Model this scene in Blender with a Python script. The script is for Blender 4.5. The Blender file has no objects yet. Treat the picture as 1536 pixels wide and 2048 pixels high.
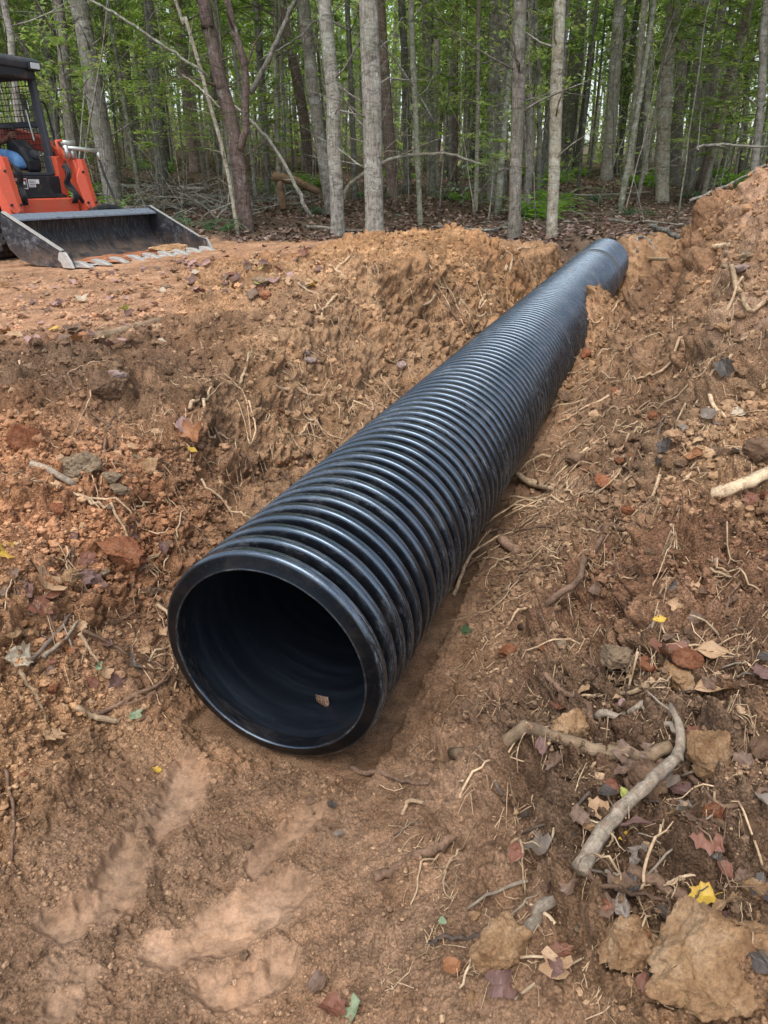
import bpy, math, random
import numpy as np
from mathutils import Vector, Matrix, noise as mnoise

R_ = math.radians
random.seed(7)
rng = np.random.default_rng(7)
scene = bpy.context.scene

# ------------------------------------------------------------------ camera
CAM_H = 1.6
PITCH = R_(25.03)
FPX = 1422.0                       # focal length in pixels of the 1536 x 2048 photograph
cam_d = bpy.data.cameras.new('camera')
cam = bpy.data.objects.new('camera', cam_d)
scene.collection.objects.link(cam)
cam.location = (0, 0, CAM_H)
cam.rotation_euler = (R_(90) - PITCH, 0, 0)
cam_d.sensor_fit = 'VERTICAL'
cam_d.sensor_height = 36.0
cam_d.lens = 36.0 * FPX / 2048.0
cam_d.clip_start = 0.02
cam_d.clip_end = 2000
scene.camera = cam
scene.render.resolution_x = 768
scene.render.resolution_y = 1024

# ------------------------------------------------------------------ light
SUN_EL, SUN_AZ = R_(62), R_(200)
world = bpy.data.worlds.new('World')
scene.world = world
world.use_nodes = True
wn = world.node_tree.nodes
wl = world.node_tree.links
for n in list(wn): wn.remove(n)
sky = wn.new('ShaderNodeTexSky')
sky.sky_type = 'NISHITA'
sky.sun_disc = False
sky.sun_elevation = SUN_EL
sky.sun_rotation = SUN_AZ
sky.altitude = 200
sky.air_density = 1.0
sky.dust_density = 3.0
sky.ozone_density = 1.0
bg = wn.new('ShaderNodeBackground'); bg.inputs[1].default_value = 0.15
wo = wn.new('ShaderNodeOutputWorld')
hs = wn.new('ShaderNodeHueSaturation'); hs.inputs['Saturation'].default_value = 0.5
wl.new(sky.outputs[0], hs.inputs['Color'])
wl.new(hs.outputs[0], bg.inputs[0]); wl.new(bg.outputs[0], wo.inputs[0])
sun_d = bpy.data.lights.new('sun', 'SUN')
sun_d.energy = .8
sun_d.angle = R_(40)
sun_d.color = (1.0, 0.98, 0.95)
sun = bpy.data.objects.new('sun', sun_d)
scene.collection.objects.link(sun)
sun.rotation_euler = (R_(90) - SUN_EL, 0, R_(180) - SUN_AZ)
scene.view_settings.view_transform = 'Standard'
scene.view_settings.look = 'None'
scene.view_settings.exposure = 1.02
scene.view_settings.gamma = 1
scene.cycles.max_bounces = 6
scene.cycles.diffuse_bounces = 3
scene.cycles.glossy_bounces = 3
scene.cycles.transmission_bounces = 4
scene.cycles.transparent_max_bounces = 4

# ------------------------------------------------------------------ helpers
C = scene.collection.objects

def tag(o, label=None, cat=None, group=None, kind=None):
    if label: o['label'] = label
    if cat: o['category'] = cat
    if group: o['group'] = group
    if kind: o['kind'] = kind
    return o

def empty(name, loc=(0, 0, 0), label=None, cat=None, group=None):
    o = bpy.data.objects.new(name, None)
    C.link(o); o.location = loc
    o.empty_display_size = 0.05
    return tag(o, label, cat, group)

def mesh_of(name, V, F, mats=(), smooth=True, cols=None, midx=None):
    """V (n,3); F list of faces or (m,k) array."""
    me = bpy.data.meshes.new(name)
    V = np.asarray(V, dtype=np.float32)
    if isinstance(F, np.ndarray):
        k = F.shape[1]; m = F.shape[0]
        me.vertices.add(len(V)); me.vertices.foreach_set('co', V.ravel())
        me.loops.add(m * k); me.loops.foreach_set('vertex_index', F.astype(np.int32).ravel())
        me.polygons.add(m)
        me.polygons.foreach_set('loop_start', np.arange(0, m * k, k, dtype=np.int32))
        me.update(calc_edges=True)
    else:
        me.from_pydata([tuple(map(float, v)) for v in V], [], [tuple(map(int, f)) for f in F])
        me.update()
    if not isinstance(mats, (list, tuple)): mats = [mats]
    for m_ in mats: me.materials.append(m_)
    me.polygons.foreach_set('use_smooth', np.full(len(me.polygons), bool(smooth)))
    if midx is not None: me.polygons.foreach_set('material_index', np.asarray(midx, dtype=np.int32))
    if cols is not None:
        a = me.color_attributes.new('Col', 'FLOAT_COLOR', 'POINT')
        c4 = np.ones((len(V), 4), dtype=np.float32); c4[:, :cols.shape[1]] = cols
        a.data.foreach_set('color', c4.ravel())
    return me

def put(name, me, parent=None, loc=(0, 0, 0), rot=(0, 0, 0), scale=(1, 1, 1)):
    o = bpy.data.objects.new(name, me)
    C.link(o)
    o.location = loc; o.rotation_euler = rot; o.scale = scale
    if parent is not None: o.parent = parent
    return o

class MB:
    """collects pieces of one mesh"""
    def __init__(s): s.V = []; s.F = []; s.n = 0
    def add(s, V, F):
        V = np.asarray(V, dtype=float)
        s.V.append(V)
        for f in F: s.F.append([int(i) + s.n for i in f])
        s.n += len(V); return s
    def box(s, lo, hi, M=None):
        x0, y0, z0 = lo; x1, y1, z1 = hi
        V = np.array([(x0,y0,z0),(x1,y0,z0),(x1,y1,z0),(x0,y1,z0),(x0,y0,z1),(x1,y0,z1),(x1,y1,z1),(x0,y1,z1)], float)
        if M is not None: V = V @ np.array(M)[:3, :3].T + np.array(M)[:3, 3]
        return s.add(V, [(0,3,2,1),(4,5,6,7),(0,1,5,4),(1,2,6,5),(2,3,7,6),(3,0,4,7)])
    def prism(s, poly, y0, y1, axis='y'):
        """poly list of (x,z) extruded along y"""
        n = len(poly)
        def P(a, b, t): return {'y': (a, t, b), 'x': (t, a, b), 'z': (a, b, t)}[axis]
        V = [P(a, b, y0) for a, b in poly] + [P(a, b, y1) for a, b in poly]
        F = [list(range(n))[::-1], list(range(n, 2*n))] + [(i, (i+1) % n, n+(i+1) % n, n+i) for i in range(n)]
        return s.add(V, F)
    def tube(s, pts, rad, seg=8, cap=True):
        V, F = tube_geo(pts, rad, seg, cap)
        return s.add(V, F)
    def mesh(s, name, mat, smooth=False):
        return mesh_of(name, np.concatenate(s.V), s.F, mat, smooth)
    def build(s, name, mat, parent=None, smooth=False, bevel=0, loc=(0,0,0)):
        o = put(name, s.mesh(name, mat, smooth), parent, loc)
        if bevel:
            b = o.modifiers.new('bevel', 'BEVEL'); b.width = bevel; b.segments = 2; b.limit_method = 'ANGLE'; b.angle_limit = R_(35)
        return o

def tube_geo(pts, rad, seg=8, cap=True, jit=0, rs=None):
    pts = np.asarray(pts, float); n = len(pts)
    rad = np.broadcast_to(np.asarray(rad, float), (n,)).copy()
    T = np.gradient(pts, axis=0); T /= np.linalg.norm(T, axis=1)[:, None] + 1e-12
    up = np.array([0, 0, 1.0]) if abs(T[0][2]) < .9 else np.array([1.0, 0, 0])
    N = np.cross(T[0], up); N /= np.linalg.norm(N)
    a = np.linspace(0, 2*np.pi, seg, endpoint=False)
    V = []
    for i in range(n):
        N = N - T[i] * (N @ T[i]); N /= np.linalg.norm(N) + 1e-12
        B = np.cross(T[i], N)
        rr = rad[i] * (1 + (jit * (rs.random(seg) - .5) * 2 if jit else 0))
        V.append(pts[i] + (np.cos(a) * rr)[:, None] * N + (np.sin(a) * rr)[:, None] * B)
    V = np.concatenate(V)
    F = []
    for i in range(n-1):
        for j in range(seg):
            k = (j+1) % seg
            F.append((i*seg+j, i*seg+k, (i+1)*seg+k, (i+1)*seg+j))
    if cap:
        F.append(tuple(range(seg))[::-1]); F.append(tuple(range((n-1)*seg, n*seg)))
    return V, F

def smooth_path(pts, n):
    """Catmull-Rom through pts"""
    P = np.asarray(pts, float)
    if len(P) == 2: return P[0] + (P[1]-P[0]) * np.linspace(0, 1, n)[:, None]
    Q = np.vstack([2*P[0]-P[1], P, 2*P[-1]-P[-2]])
    out = []
    m = len(P) - 1
    for t in np.linspace(0, m - 1e-6, n):
        i = int(t); u = t - i
        a, b, c, d = Q[i], Q[i+1], Q[i+2], Q[i+3]
        out.append(.5*((2*b) + (-a+c)*u + (2*a-5*b+4*c-d)*u*u + (-a+3*b-3*c+d)*u**3))
    return np.array(out)

# hash based noise, vectorised
def hsh(ix, iy, s):
    h = (ix.astype(np.int64) * 374761393 + iy.astype(np.int64) * 668265263 + s * 1442695041) & 0xffffffff
    h = ((h ^ (h >> 13)) * 1274126177) & 0xffffffff
    h = ((h ^ (h >> 16)) * 2246822519) & 0xffffffff
    return ((h ^ (h >> 15)) & 0xffffff) / float(0x1000000)

def vnoise(x, y, s=0):
    ix = np.floor(x); iy = np.floor(y); fx = x-ix; fy = y-iy
    fx = fx*fx*fx*(fx*(fx*6-15)+10); fy = fy*fy*fy*(fy*(fy*6-15)+10)
    a = hsh(ix, iy, s); b = hsh(ix+1, iy, s); c = hsh(ix, iy+1, s); d = hsh(ix+1, iy+1, s)
    return (a*(1-fx)+b*fx)*(1-fy) + (c*(1-fx)+d*fx)*fy - .5

def fbm(x, y, s=0, o=4, g=.5):
    r = 0; A = 1
    for k in range(o):
        ca, sa = math.cos(1.3*k+.4), math.sin(1.3*k+.4)
        r = r + A*vnoise((x*ca-y*sa)*2**k+17.3*k, (x*sa+y*ca)*2**k-9.1*k, s+k); A *= g
    return r

def lumps(x, y, s, dens, rmin=.25, rmax=.62, pw=2.0, ang=.35):
    """clods: rounded and angular bumps scattered in unit cells; returns height in cells, id"""
    ix = np.floor(x); iy = np.floor(y)
    best = np.zeros_like(x)
    for dx in (-1, 0, 1):
        for dy in (-1, 0, 1):
            cx = ix+dx; cy = iy+dy
            px = cx + hsh(cx, cy, s); py = cy + hsh(cx, cy, s+1)
            r = rmin + (rmax-rmin) * hsh(cx, cy, s+2)**pw
            on = hsh(cx, cy, s+3) < dens
            th = hsh(cx, cy, s+4) * 6.283; el = .65 + .35*hsh(cx, cy, s+5)
            ux = (x-px)*np.cos(th) + (y-py)*np.sin(th); uy = (-(x-px)*np.sin(th) + (y-py)*np.cos(th)) / el
            d2 = (ux*ux + uy*uy) / (r*r)
            d1 = np.maximum(np.abs(ux+.25*uy), np.abs(uy-.2*ux)) / r
            dd = (1-ang)*d2 + ang*d1*d1*1.15
            hgt = np.sqrt(np.clip(1-dd, 0, 1)) * r * (.45+.55*hsh(cx, cy, s+6))
            best = np.maximum(best, np.where(on, hgt, 0))
    return best

def sstep(a, b, x):
    t = np.clip((x-a)/(b-a), 0, 1); return t*t*(3-2*t)

# photograph pixel -> ray
cth, sth = math.cos(PITCH), math.sin(PITCH)
def ray(px, py):
    rx = (px-768)/FPX; ry = -(py-1024)/FPX
    return np.array([rx, cth+ry*sth, -sth+ry*cth])
def at_z(px, py, z):
    d = ray(px, py); t = (z-CAM_H)/d[2]; return np.array([0, 0, CAM_H]) + d*t
def at_y(px, py, Y):
    d = ray(px, py); t = Y/d[1]; return np.array([0, 0, CAM_H]) + d*t
def to_px(P):
    P = np.asarray(P, float)
    x = P[..., 0]; z = P[..., 1]*cth-(P[..., 2]-CAM_H)*sth; y = P[..., 1]*sth+(P[..., 2]-CAM_H)*cth
    return 768+FPX*x/z, 1024-FPX*y/z, z

# ------------------------------------------------------------------ materials
def mat(name, col=(.5,.5,.5), rough=.8, metal=0, spec=.3):
    m = bpy.data.materials.new(name); m.use_nodes = True
    b = m.node_tree.nodes['Principled BSDF']
    b.inputs['Base Color'].default_value = (*col, 1)
    b.inputs['Roughness'].default_value = rough
    b.inputs['Metallic'].default_value = metal
    b.inputs['Specular IOR Level'].default_value = spec
    return m

class NG:
    def __init__(s, m):
        s.m = m; s.t = m.node_tree; s.b = s.t.nodes['Principled BSDF']
    def n(s, typ, **kw):
        x = s.t.nodes.new('ShaderNode'+typ)
        for k, v in kw.items():
            if k.startswith('_'): setattr(x, k[1:], v)
            else: x.inputs[k.replace('_', ' ')].default_value = v
        return x
    def l(s, a, b): s.t.links.new(a, b)
    def coord(s, which='Object', scale=None):
        c = s.n('TexCoord').outputs[which]
        if scale is not None:
            mp = s.n('Mapping'); mp.inputs['Scale'].default_value = scale
            s.l(c, mp.inputs[0]); c = mp.outputs[0]
        return c
    def noise(s, vec, scale, detail=4, rough=.6, dist=0):
        x = s.n('TexNoise', Scale=scale, Detail=detail, Roughness=rough, Distortion=dist); s.l(vec, x.inputs['Vector']); return x.outputs[0]
    def ramp(s, fac, stops, interp='LINEAR'):
        r = s.n('ValToRGB'); r.color_ramp.interpolation = interp
        e = r.color_ramp.elements
        while len(e) < len(stops): e.new(.5)
        for i, (p, c) in enumerate(stops):
            e[i].position = p
            e[i].color = (*c, 1) if isinstance(c, (tuple, list)) else (c, c, c, 1)
        s.l(fac, r.inputs[0]); return r.outputs[0]
    def mix(s, fac, a, b, typ='MIX'):
        x = s.n('Mix'); x.data_type = 'RGBA'; x.blend_type = typ
        for sock, v in ((x.inputs[0], fac), (x.inputs[6], a), (x.inputs[7], b)):
            if hasattr(v, 'links'): s.l(v, sock)
            elif isinstance(v, (tuple, list)): sock.default_value = (*v, 1)
            else: sock.default_value = v
        return x.outputs[2]
    def math(s, op, a, b=0.0, clamp=False):
        x = s.n('Math'); x.operation = op; x.use_clamp = clamp
        for sock, v in ((x.inputs[0], a), (x.inputs[1], b)):
            if hasattr(v, 'links'): s.l(v, sock)
            else: sock.default_value = v
        return x.outputs[0]
    def bump(s, h, strength=.5, dist=.01, prev=None):
        x = s.n('Bump', Strength=strength, Distance=dist); s.l(h, x.inputs['Height'])
        if prev is not None: s.l(prev, x.inputs['Normal'])
        s.l(x.outputs[0], s.b.inputs['Normal']); return x.outputs[0]
    def col(s, c): s.l(c, s.b.inputs['Base Color'])
    def rough(s, c): s.l(c, s.b.inputs['Roughness'])

def m_soil():
    m = mat('soil', rough=.95, spec=.12); g = NG(m)
    a = g.n('Attribute'); a.attribute_name = 'Col'
    co = g.coord()
    n1 = g.noise(co, 26, 6, .7); n2 = g.noise(co, 190, 4, .75); n3 = g.noise(co, 5, 4, .6)
    f1 = g.ramp(n1, [(.32, .55), (.52, 1.0), (.7, 1.25)])
    f2 = g.ramp(n2, [(.34, .30), (.5, 1.0), (.66, 1.7)])
    f3 = g.ramp(n3, [(.3, (.92,.85,.8)), (.7, (1.06,1.08,1.12))])
    fine = g.math('SUBTRACT', 1.0, g.math('MULTIPLY', a.outputs['Alpha'], .8))
    c = g.mix(1, a.outputs[0], f1, 'MULTIPLY'); c = g.mix(fine, c, g.mix(1, c, f2, 'MULTIPLY')); c = g.mix(1, c, f3, 'MULTIPLY')
    # pale grit and dark humus specks
    v = g.n('TexVoronoi', Scale=150); g.l(co, v.inputs['Vector'])
    grit = g.math('LESS_THAN', v.outputs[0], .16)
    sel = g.math('GREATER_THAN', g.noise(co, 60, 2), .58)
    c = g.mix(g.math('MULTIPLY', g.math('MULTIPLY', grit, sel), g.math('MULTIPLY', fine, .55)), c, (.62, .46, .32))
    g.col(c)
    v2 = g.n('TexVoronoi', Scale=105); v2.inputs['Randomness'].default_value = 1; g.l(co, v2.inputs['Vector'])
    hh = g.math('ADD', g.math('MULTIPLY', g.noise(co, 120, 6, .75), 1.0), g.math('MULTIPLY', g.math('SUBTRACT', 1.0, v2.outputs[0]), .5))
    g.bump(g.math('MULTIPLY', hh, fine), .9, .007)
    return m

def m_clod(name, c0, c1, c2, scale=1.3):
    m = mat(name, rough=.95, spec=.12); g = NG(m)      # unit-sized mesh, scaled per clod
    co = g.coord(); oi = g.n('ObjectInfo')
    ad = g.n('VectorMath'); ad.operation = 'ADD'; g.l(co, ad.inputs[0]); g.l(oi.outputs['Location'], ad.inputs[1]); co = ad.outputs[0]
    n = g.noise(co, scale, 6, .7); n2 = g.noise(co, scale*9, 5, .75)
    c = g.ramp(n, [(.34, c0), (.5, c1), (.66, c2)])
    c = g.mix(1, c, g.ramp(n2, [(.3, .55), (.5, .95), (.72, 1.25)]), 'MULTIPLY')
    c = g.mix(1, c, g.ramp(oi.outputs['Random'], [(0, .8), (1, 1.12)]), 'MULTIPLY')
    g.col(c)
    b = g.bump(n2, .8, .010); g.bump(g.noise(co, scale*26, 5, .85), .9, .006, b)
    return m

def m_attr(name, rough=.6, trans=0.0, spec=.3, var=.25, nscale=40):
    m = mat(name, rough=rough, spec=spec); g = NG(m)
    a = g.n('Attribute'); a.attribute_name = 'Col'
    c = a.outputs[0]
    if var:
        n = g.noise(g.coord(), nscale, 3, .6)
        c = g.mix(1, c, g.ramp(n, [(.3, 1-var), (.7, 1+var)]), 'MULTIPLY')
    g.col(c)
    if trans:
        tr = g.n('BsdfTranslucent'); g.l(g.mix(1, c, (1.2, 1.28, .72), 'MULTIPLY'), tr.inputs[0])
        mx = g.n('MixShader'); mx.inputs[0].default_value = trans
        g.l(g.b.outputs[0], mx.inputs[1]); g.l(tr.outputs[0], mx.inputs[2])
        out = [n for n in g.t.nodes if n.type == 'OUTPUT_MATERIAL'][0]
        g.l(mx.outputs[0], out.inputs[0])
    return m

def m_bark(name, dark, mid, pale, lichen=.35, furrow=1.0, lcol=(.42,.43,.37)):
    m = mat(name, rough=.92, spec=.15); g = NG(m)
    co = g.coord(); cv = g.coord('Object', (1, 1, .16 if furrow > .8 else .5))
    n1 = g.noise(cv, 38*furrow, 5, .7, .6)
    n2 = g.noise(co, 5.5, 4, .65, .4)
    n3 = g.noise(co, 70, 4, .7)
    c = g.ramp(n1, [(.33, dark), (.5, mid), (.7, pale)])
    lm = g.ramp(n2, [(.62-.25*lichen, 0.0), (.72-.25*lichen, 1.0)])
    lm = g.math('MULTIPLY', lm, g.ramp(n3, [(.38, .25), (.6, 1.0)]))
    c = g.mix(g.math('MULTIPLY', lm, .75), c, lcol)
    c = g.mix(1, c, g.ramp(n3, [(.25, .62), (.7, 1.25)]), 'MULTIPLY')
    # dark mottling in broken horizontal bands and small white lichen spots
    bn = g.noise(g.coord('Object', (1, 1, 2.6)), 5.0, 6, .75, 1.2)
    c = g.mix(1, c, g.ramp(bn, [(.36, .42), (.50, 1.0), (.64, 1.22)]), 'MULTIPLY')
    vs = g.n('TexVoronoi', Scale=7.0); g.l(g.coord('Object', (1, 1, .6)), vs.inputs['Vector'])
    c = g.mix(g.math('MULTIPLY', g.math('LESS_THAN', g.math('ADD', vs.outputs[0], g.math('MULTIPLY', n3, .12)), .17), .7*min(1, lichen*1.6)), c, (.62, .63, .58))
    # moss green low contrast tint by height noise
    c = g.mix(g.math('MULTIPLY', g.ramp(g.noise(co, 1.3, 3), [(.5, 0.0), (.68, 1.0)]), .35), c, (.12, .15, .07))
    oi = g.n('ObjectInfo')
    c = g.mix(1, c, g.ramp(oi.outputs['Random'], [(0, .7), (1, 1.25)]), 'MULTIPLY')
    g.col(c)
    b = g.bump(n1, .9, .03); g.bump(n3, .4, .008, b)
    return m

def m_wood(name, c0, c1, scale=60, rough=.85, crack=.6):
    m = mat(name, rough=rough, spec=.2); g = NG(m)
    co = g.coord()
    a = g.n('Attribute'); a.attribute_name = 'Col'
    mp = g.n('Mapping'); mp.inputs['Scale'].default_value = (7, 7, 22); g.l(a.outputs['Vector'], mp.inputs[0])
    st = g.noise(mp.outputs[0], 1.6, 6, .75, .4)
    n = g.noise(co, scale, 5, .7); n2 = g.noise(co, scale*.2, 4, .65)
    c = g.ramp(n, [(.3, c0), (.7, c1)])
    c = g.mix(crack, c, g.mix(1, c, g.ramp(st, [(.34, .35), (.5, 1.0), (.7, 1.35)]), 'MULTIPLY'))
    c = g.mix(1, c, g.ramp(n2, [(.32, .55), (.5, .95), (.68, 1.25)]), 'MULTIPLY')
    # soil clinging to it
    dn = g.noise(co, scale*.35, 6, .75, .5)
    c = g.mix(g.ramp(dn, [(.54, 0.0), (.62, .75)]), c, (.26, .165, .105))
    oi = g.n('ObjectInfo')
    c = g.mix(1, c, g.ramp(oi.outputs['Random'], [(0, .72), (1, 1.2)]), 'MULTIPLY')
    g.col(c); b = g.bump(st, .6, .004); g.bump(n, .5, .002, b)
    return m

# ------------------------------------------------------------------ pipe axis
P0 = np.array([-0.334, 1.696, 0.3295]); PR = 0.355
yaw, ppit = 0.36429, 0.01452
PD = np.array([math.sin(yaw)*math.cos(ppit), math.cos(yaw)*math.cos(ppit), math.sin(ppit)])
PXv = np.array([math.cos(yaw), -math.sin(yaw), 0.0])
PZv = np.cross(PXv, PD)
PLEN = 10.16
D2 = np.array([math.sin(yaw), math.cos(yaw)])

def uv_of(x, y):
    dx = x-P0[0]; dy = y-P0[1]
    return dx*PXv[0]+dy*PXv[1], dx*D2[0]+dy*D2[1]

# ------------------------------------------------------------------ ground
# sculpted heights of the spoil banks, the pit and the plateau (world metres)
_cp = [ # where seen in the photograph, and its height
 (300,1600,0),(450,1500,0),(650,1600,.0),(200,1450,.05),(500,1750,.0),(300,1850,.02),(150,1950,.05),(600,1950,.04),(60,1700,.09),(20,1550,.16),
 (760,1560,.01),(820,1480,.02),(840,1350,.03),
 (250,1350,.15),(100,1400,.2),(0,1420,.25),(300,1250,.22),(150,1250,.3),(0,1250,.36),(330,1150,.3),(180,1100,.42),(0,1100,.5),(350,1020,.42),
 (150,950,.55),(0,950,.6),(420,900,.55),(450,1020,.42),(520,950,.50),(500,900,.57),(560,880,.57),(470,960,.5),(250,800,.66),(50,800,.66),(0,650,.7),(250,680,.72),(100,560,.7),(450,780,.68),
 (400,600,.76),(600,820,.62),(560,700,.72),(700,620,.84),(600,530,.85),(760,520,.97),(850,472,1.08),(930,480,1.08),(700,485,.95),(610,492,.86),
 (450,490,.72),(900,560,.95),(1010,500,.98),(850,650,.84),(1000,600,.78),(920,660,.72),(750,760,.64),(680,860,.5),(1060,510,.85),
 (880,1300,.07),(950,1200,.14),(1000,1350,.3),(1050,1150,.33),(950,1450,.28),(900,1550,.2),(820,1650,.1),(800,1800,.12),(720,1950,.1),(900,1750,.23),
 (950,1950,.28),(1100,1500,.36),(1100,1750,.34),(1200,1300,.42),(1300,1500,.42),(1500,1500,.48),(1200,1900,.38),(1450,1900,.42),(1450,1700,.45),
 (1150,1050,.4),(1100,950,.3),(1300,1100,.5),(1500,1200,.55),(1250,900,.5),(1450,950,.6),(1200,750,.5),(1180,650,.45),(1350,750,.65),(1330,640,.7),
 (1500,750,.85),(1500,620,1.0),(1450,500,1.2),(1330,480,1.0),(1260,520,.8),(1250,600,.62),(1400,600,.88)]
_pts = [tuple(at_z(a, b, z)) for a, b, z in _cp]
_pts += [tuple(at_y(a, b, Y)) for a, b, Y in [(1370,472,6.2),(1400,464,5.9),(1440,434,5.8),(1476,402,5.7),(1508,352,5.65),(1540,343,5.7),(1620,345,5.8),(1345,470,6.6),(1290,464,8.0)]]
_pts += [(3.4,6.6,1.45),(4.4,6.0,1.6),(5.2,7,1.2),(3.3,7.6,1.08),(3.9,9,.85),(4.6,10.5,.8),
 (-6,3,.7),(-6,8,.7),(-4,5,.7),(-3,0,.55),(-1.6,.3,.3),(-1,-.9,.2),(0,-.9,.08),(0,.2,.03),(1.5,-.8,.45),(3,1,.65),(4,3,.95),(5,4.5,1.4),(-9,12,.75),(8,12,.95),(-4,10.5,.72),
 (-1,11,.76),(1.2,10.6,.8),(2.6,11.9,.78),(3.4,12.3,.85),(0,12.5,.8),(5,12.5,.85),(-5,13,.75),(-9,4,.7),(-8,-1,.6),(8,4,1.2),(8,-1,.7),(9,8,1.1),(0.5,9.9,.95),(-.5,9.6,.9)]
_pts = np.array(_pts)
def _tps_fit(P, lam=.010):
    n = len(P); d = np.linalg.norm(P[:, None, :2]-P[None, :, :2], axis=2)
    K = np.where(d > 0, d*d*np.log(d+1e-9), 0) + lam*np.eye(n)
    A = np.zeros((n+3, n+3)); A[:n, :n] = K; A[:n, n] = 1; A[:n, n+1:] = P[:, :2]
    A[n:, :n] = A[:n, n:].T
    return np.linalg.solve(A, np.concatenate([P[:, 2], np.zeros(3)]))
_w = _tps_fit(_pts)
def tps(x, y):
    r = _w[len(_pts)] + _w[len(_pts)+1]*x + _w[len(_pts)+2]*y
    for i, p in enumerate(_pts):
        d2 = (x-p[0])**2 + (y-p[1])**2
        r = r + _w[i] * .5 * d2 * np.log(d2+1e-12)
    return r

def h_far(x, y):
    sl = .044 + .022*sstep(4, -12, x)
    return .78 + np.maximum(0, y-12.5)*sl + .12*fbm(x*.22, y*.22, 91, 3) + 0.02*np.maximum(0, -x-9)

def h_base(x, y):
    """large forms: banks, pit, plateau, trench"""
    xc = np.clip(x, -9, 9); yc = np.clip(y, -1.2, 13)
    h = tps(xc, yc)
    k = np.maximum(sstep(11.2, 13.2, y), sstep(7.5, 9, np.abs(x)))
    h = h*(1-k) + h_far(x, y)*k
    u, v = uv_of(x, y)
    zf = -.012 + .0145*np.maximum(v, 0)
    on = sstep(-.25, .12, v) * (1-sstep(PLEN+.0, PLEN+.45, v))
    wob = .05*fbm(v*1.7, u*0+3, 33, 3)
    left = zf + (.95+1.1*sstep(3.6, 5.6, v))*np.maximum(0, -u-.41+wob)
    cR = .02 + .27*sstep(.6, 4.2, v) - .20*sstep(6.6, 7.4, v)
    right = zf + cR*sstep(.27, .40, u) + (.62+.5*sstep(3.5, 6, v))*np.maximum(0, u-.42-.50*sstep(5.8, 6.6, v)+wob) + (1.2-.5*sstep(5, 7, v))*np.maximum(0, u-.98)
    tr = np.where(u < 0, left, right)
    h = h*(1-on) + np.minimum(h, tr)*on
    # right side fill leaning on the pipe
    fill = zf + cR - .3*np.abs(u-.42)
    h = np.where((u > .24) & (u < .8) & (v > .2) & (v < PLEN-.2), np.maximum(h, np.where(on > .9, fill, -9)), h)
    # clump of spoil that slid onto the pipe
    h = h + .44*np.exp(-((u-.34)/.17)**2 - ((v-5.35)/.36)**2)*(v > 3)
    # far end of the pipe runs into the bank
    return h

# boot-smoothed streaks in the pit: (pixel polyline, half width in m)
SMEAR = [([(385,1535),(345,1640),(280,1720),(230,1790),(140,1860)], .062), ([(625,1620),(560,1690),(500,1740)], .05), ([(570,1800),(480,1850),(350,1900)], .085), ([(430,1990),(560,1960)], .06), ([(150,1960),(120,2030)], .05)]
_smear = []
for pl, hw in SMEAR:
    _smear.append((np.array([at_z(a, b, 0.01)[:2] for a, b in pl]), hw))
def smear_mask(x, y):
    m = np.zeros_like(x)
    wx = x + .05*fbm(x*4.5, y*4.5, 5, 5, .6); wy = y + .05*fbm(x*4.5+40, y*4.5, 6, 5, .6)
    for P, hw in _smear:
        d = np.full_like(x, 9.0)
        for a, b in zip(P[:-1], P[1:]):
            ab = b-a; t = np.clip(((wx-a[0])*ab[0]+(wy-a[1])*ab[1])/(ab@ab), 0, 1)
            d = np.minimum(d, np.hypot(wx-a[0]-t*ab[0], wy-a[1]-t*ab[1]))
        m = np.maximum(m, sstep(hw*1.3, hw*.45, d))
    return m*sstep(-.75, -.12, fbm(x*7, y*7, 8, 4, .6))*.95

def blob(x, y, cx, cy, rx, ry, th=0):
    dx = x-cx; dy = y-cy
    a = dx*math.cos(th)+dy*math.sin(th); b = -dx*math.sin(th)+dy*math.cos(th)
    return np.exp(-(a/rx)**2-(b/ry)**2)

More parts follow.
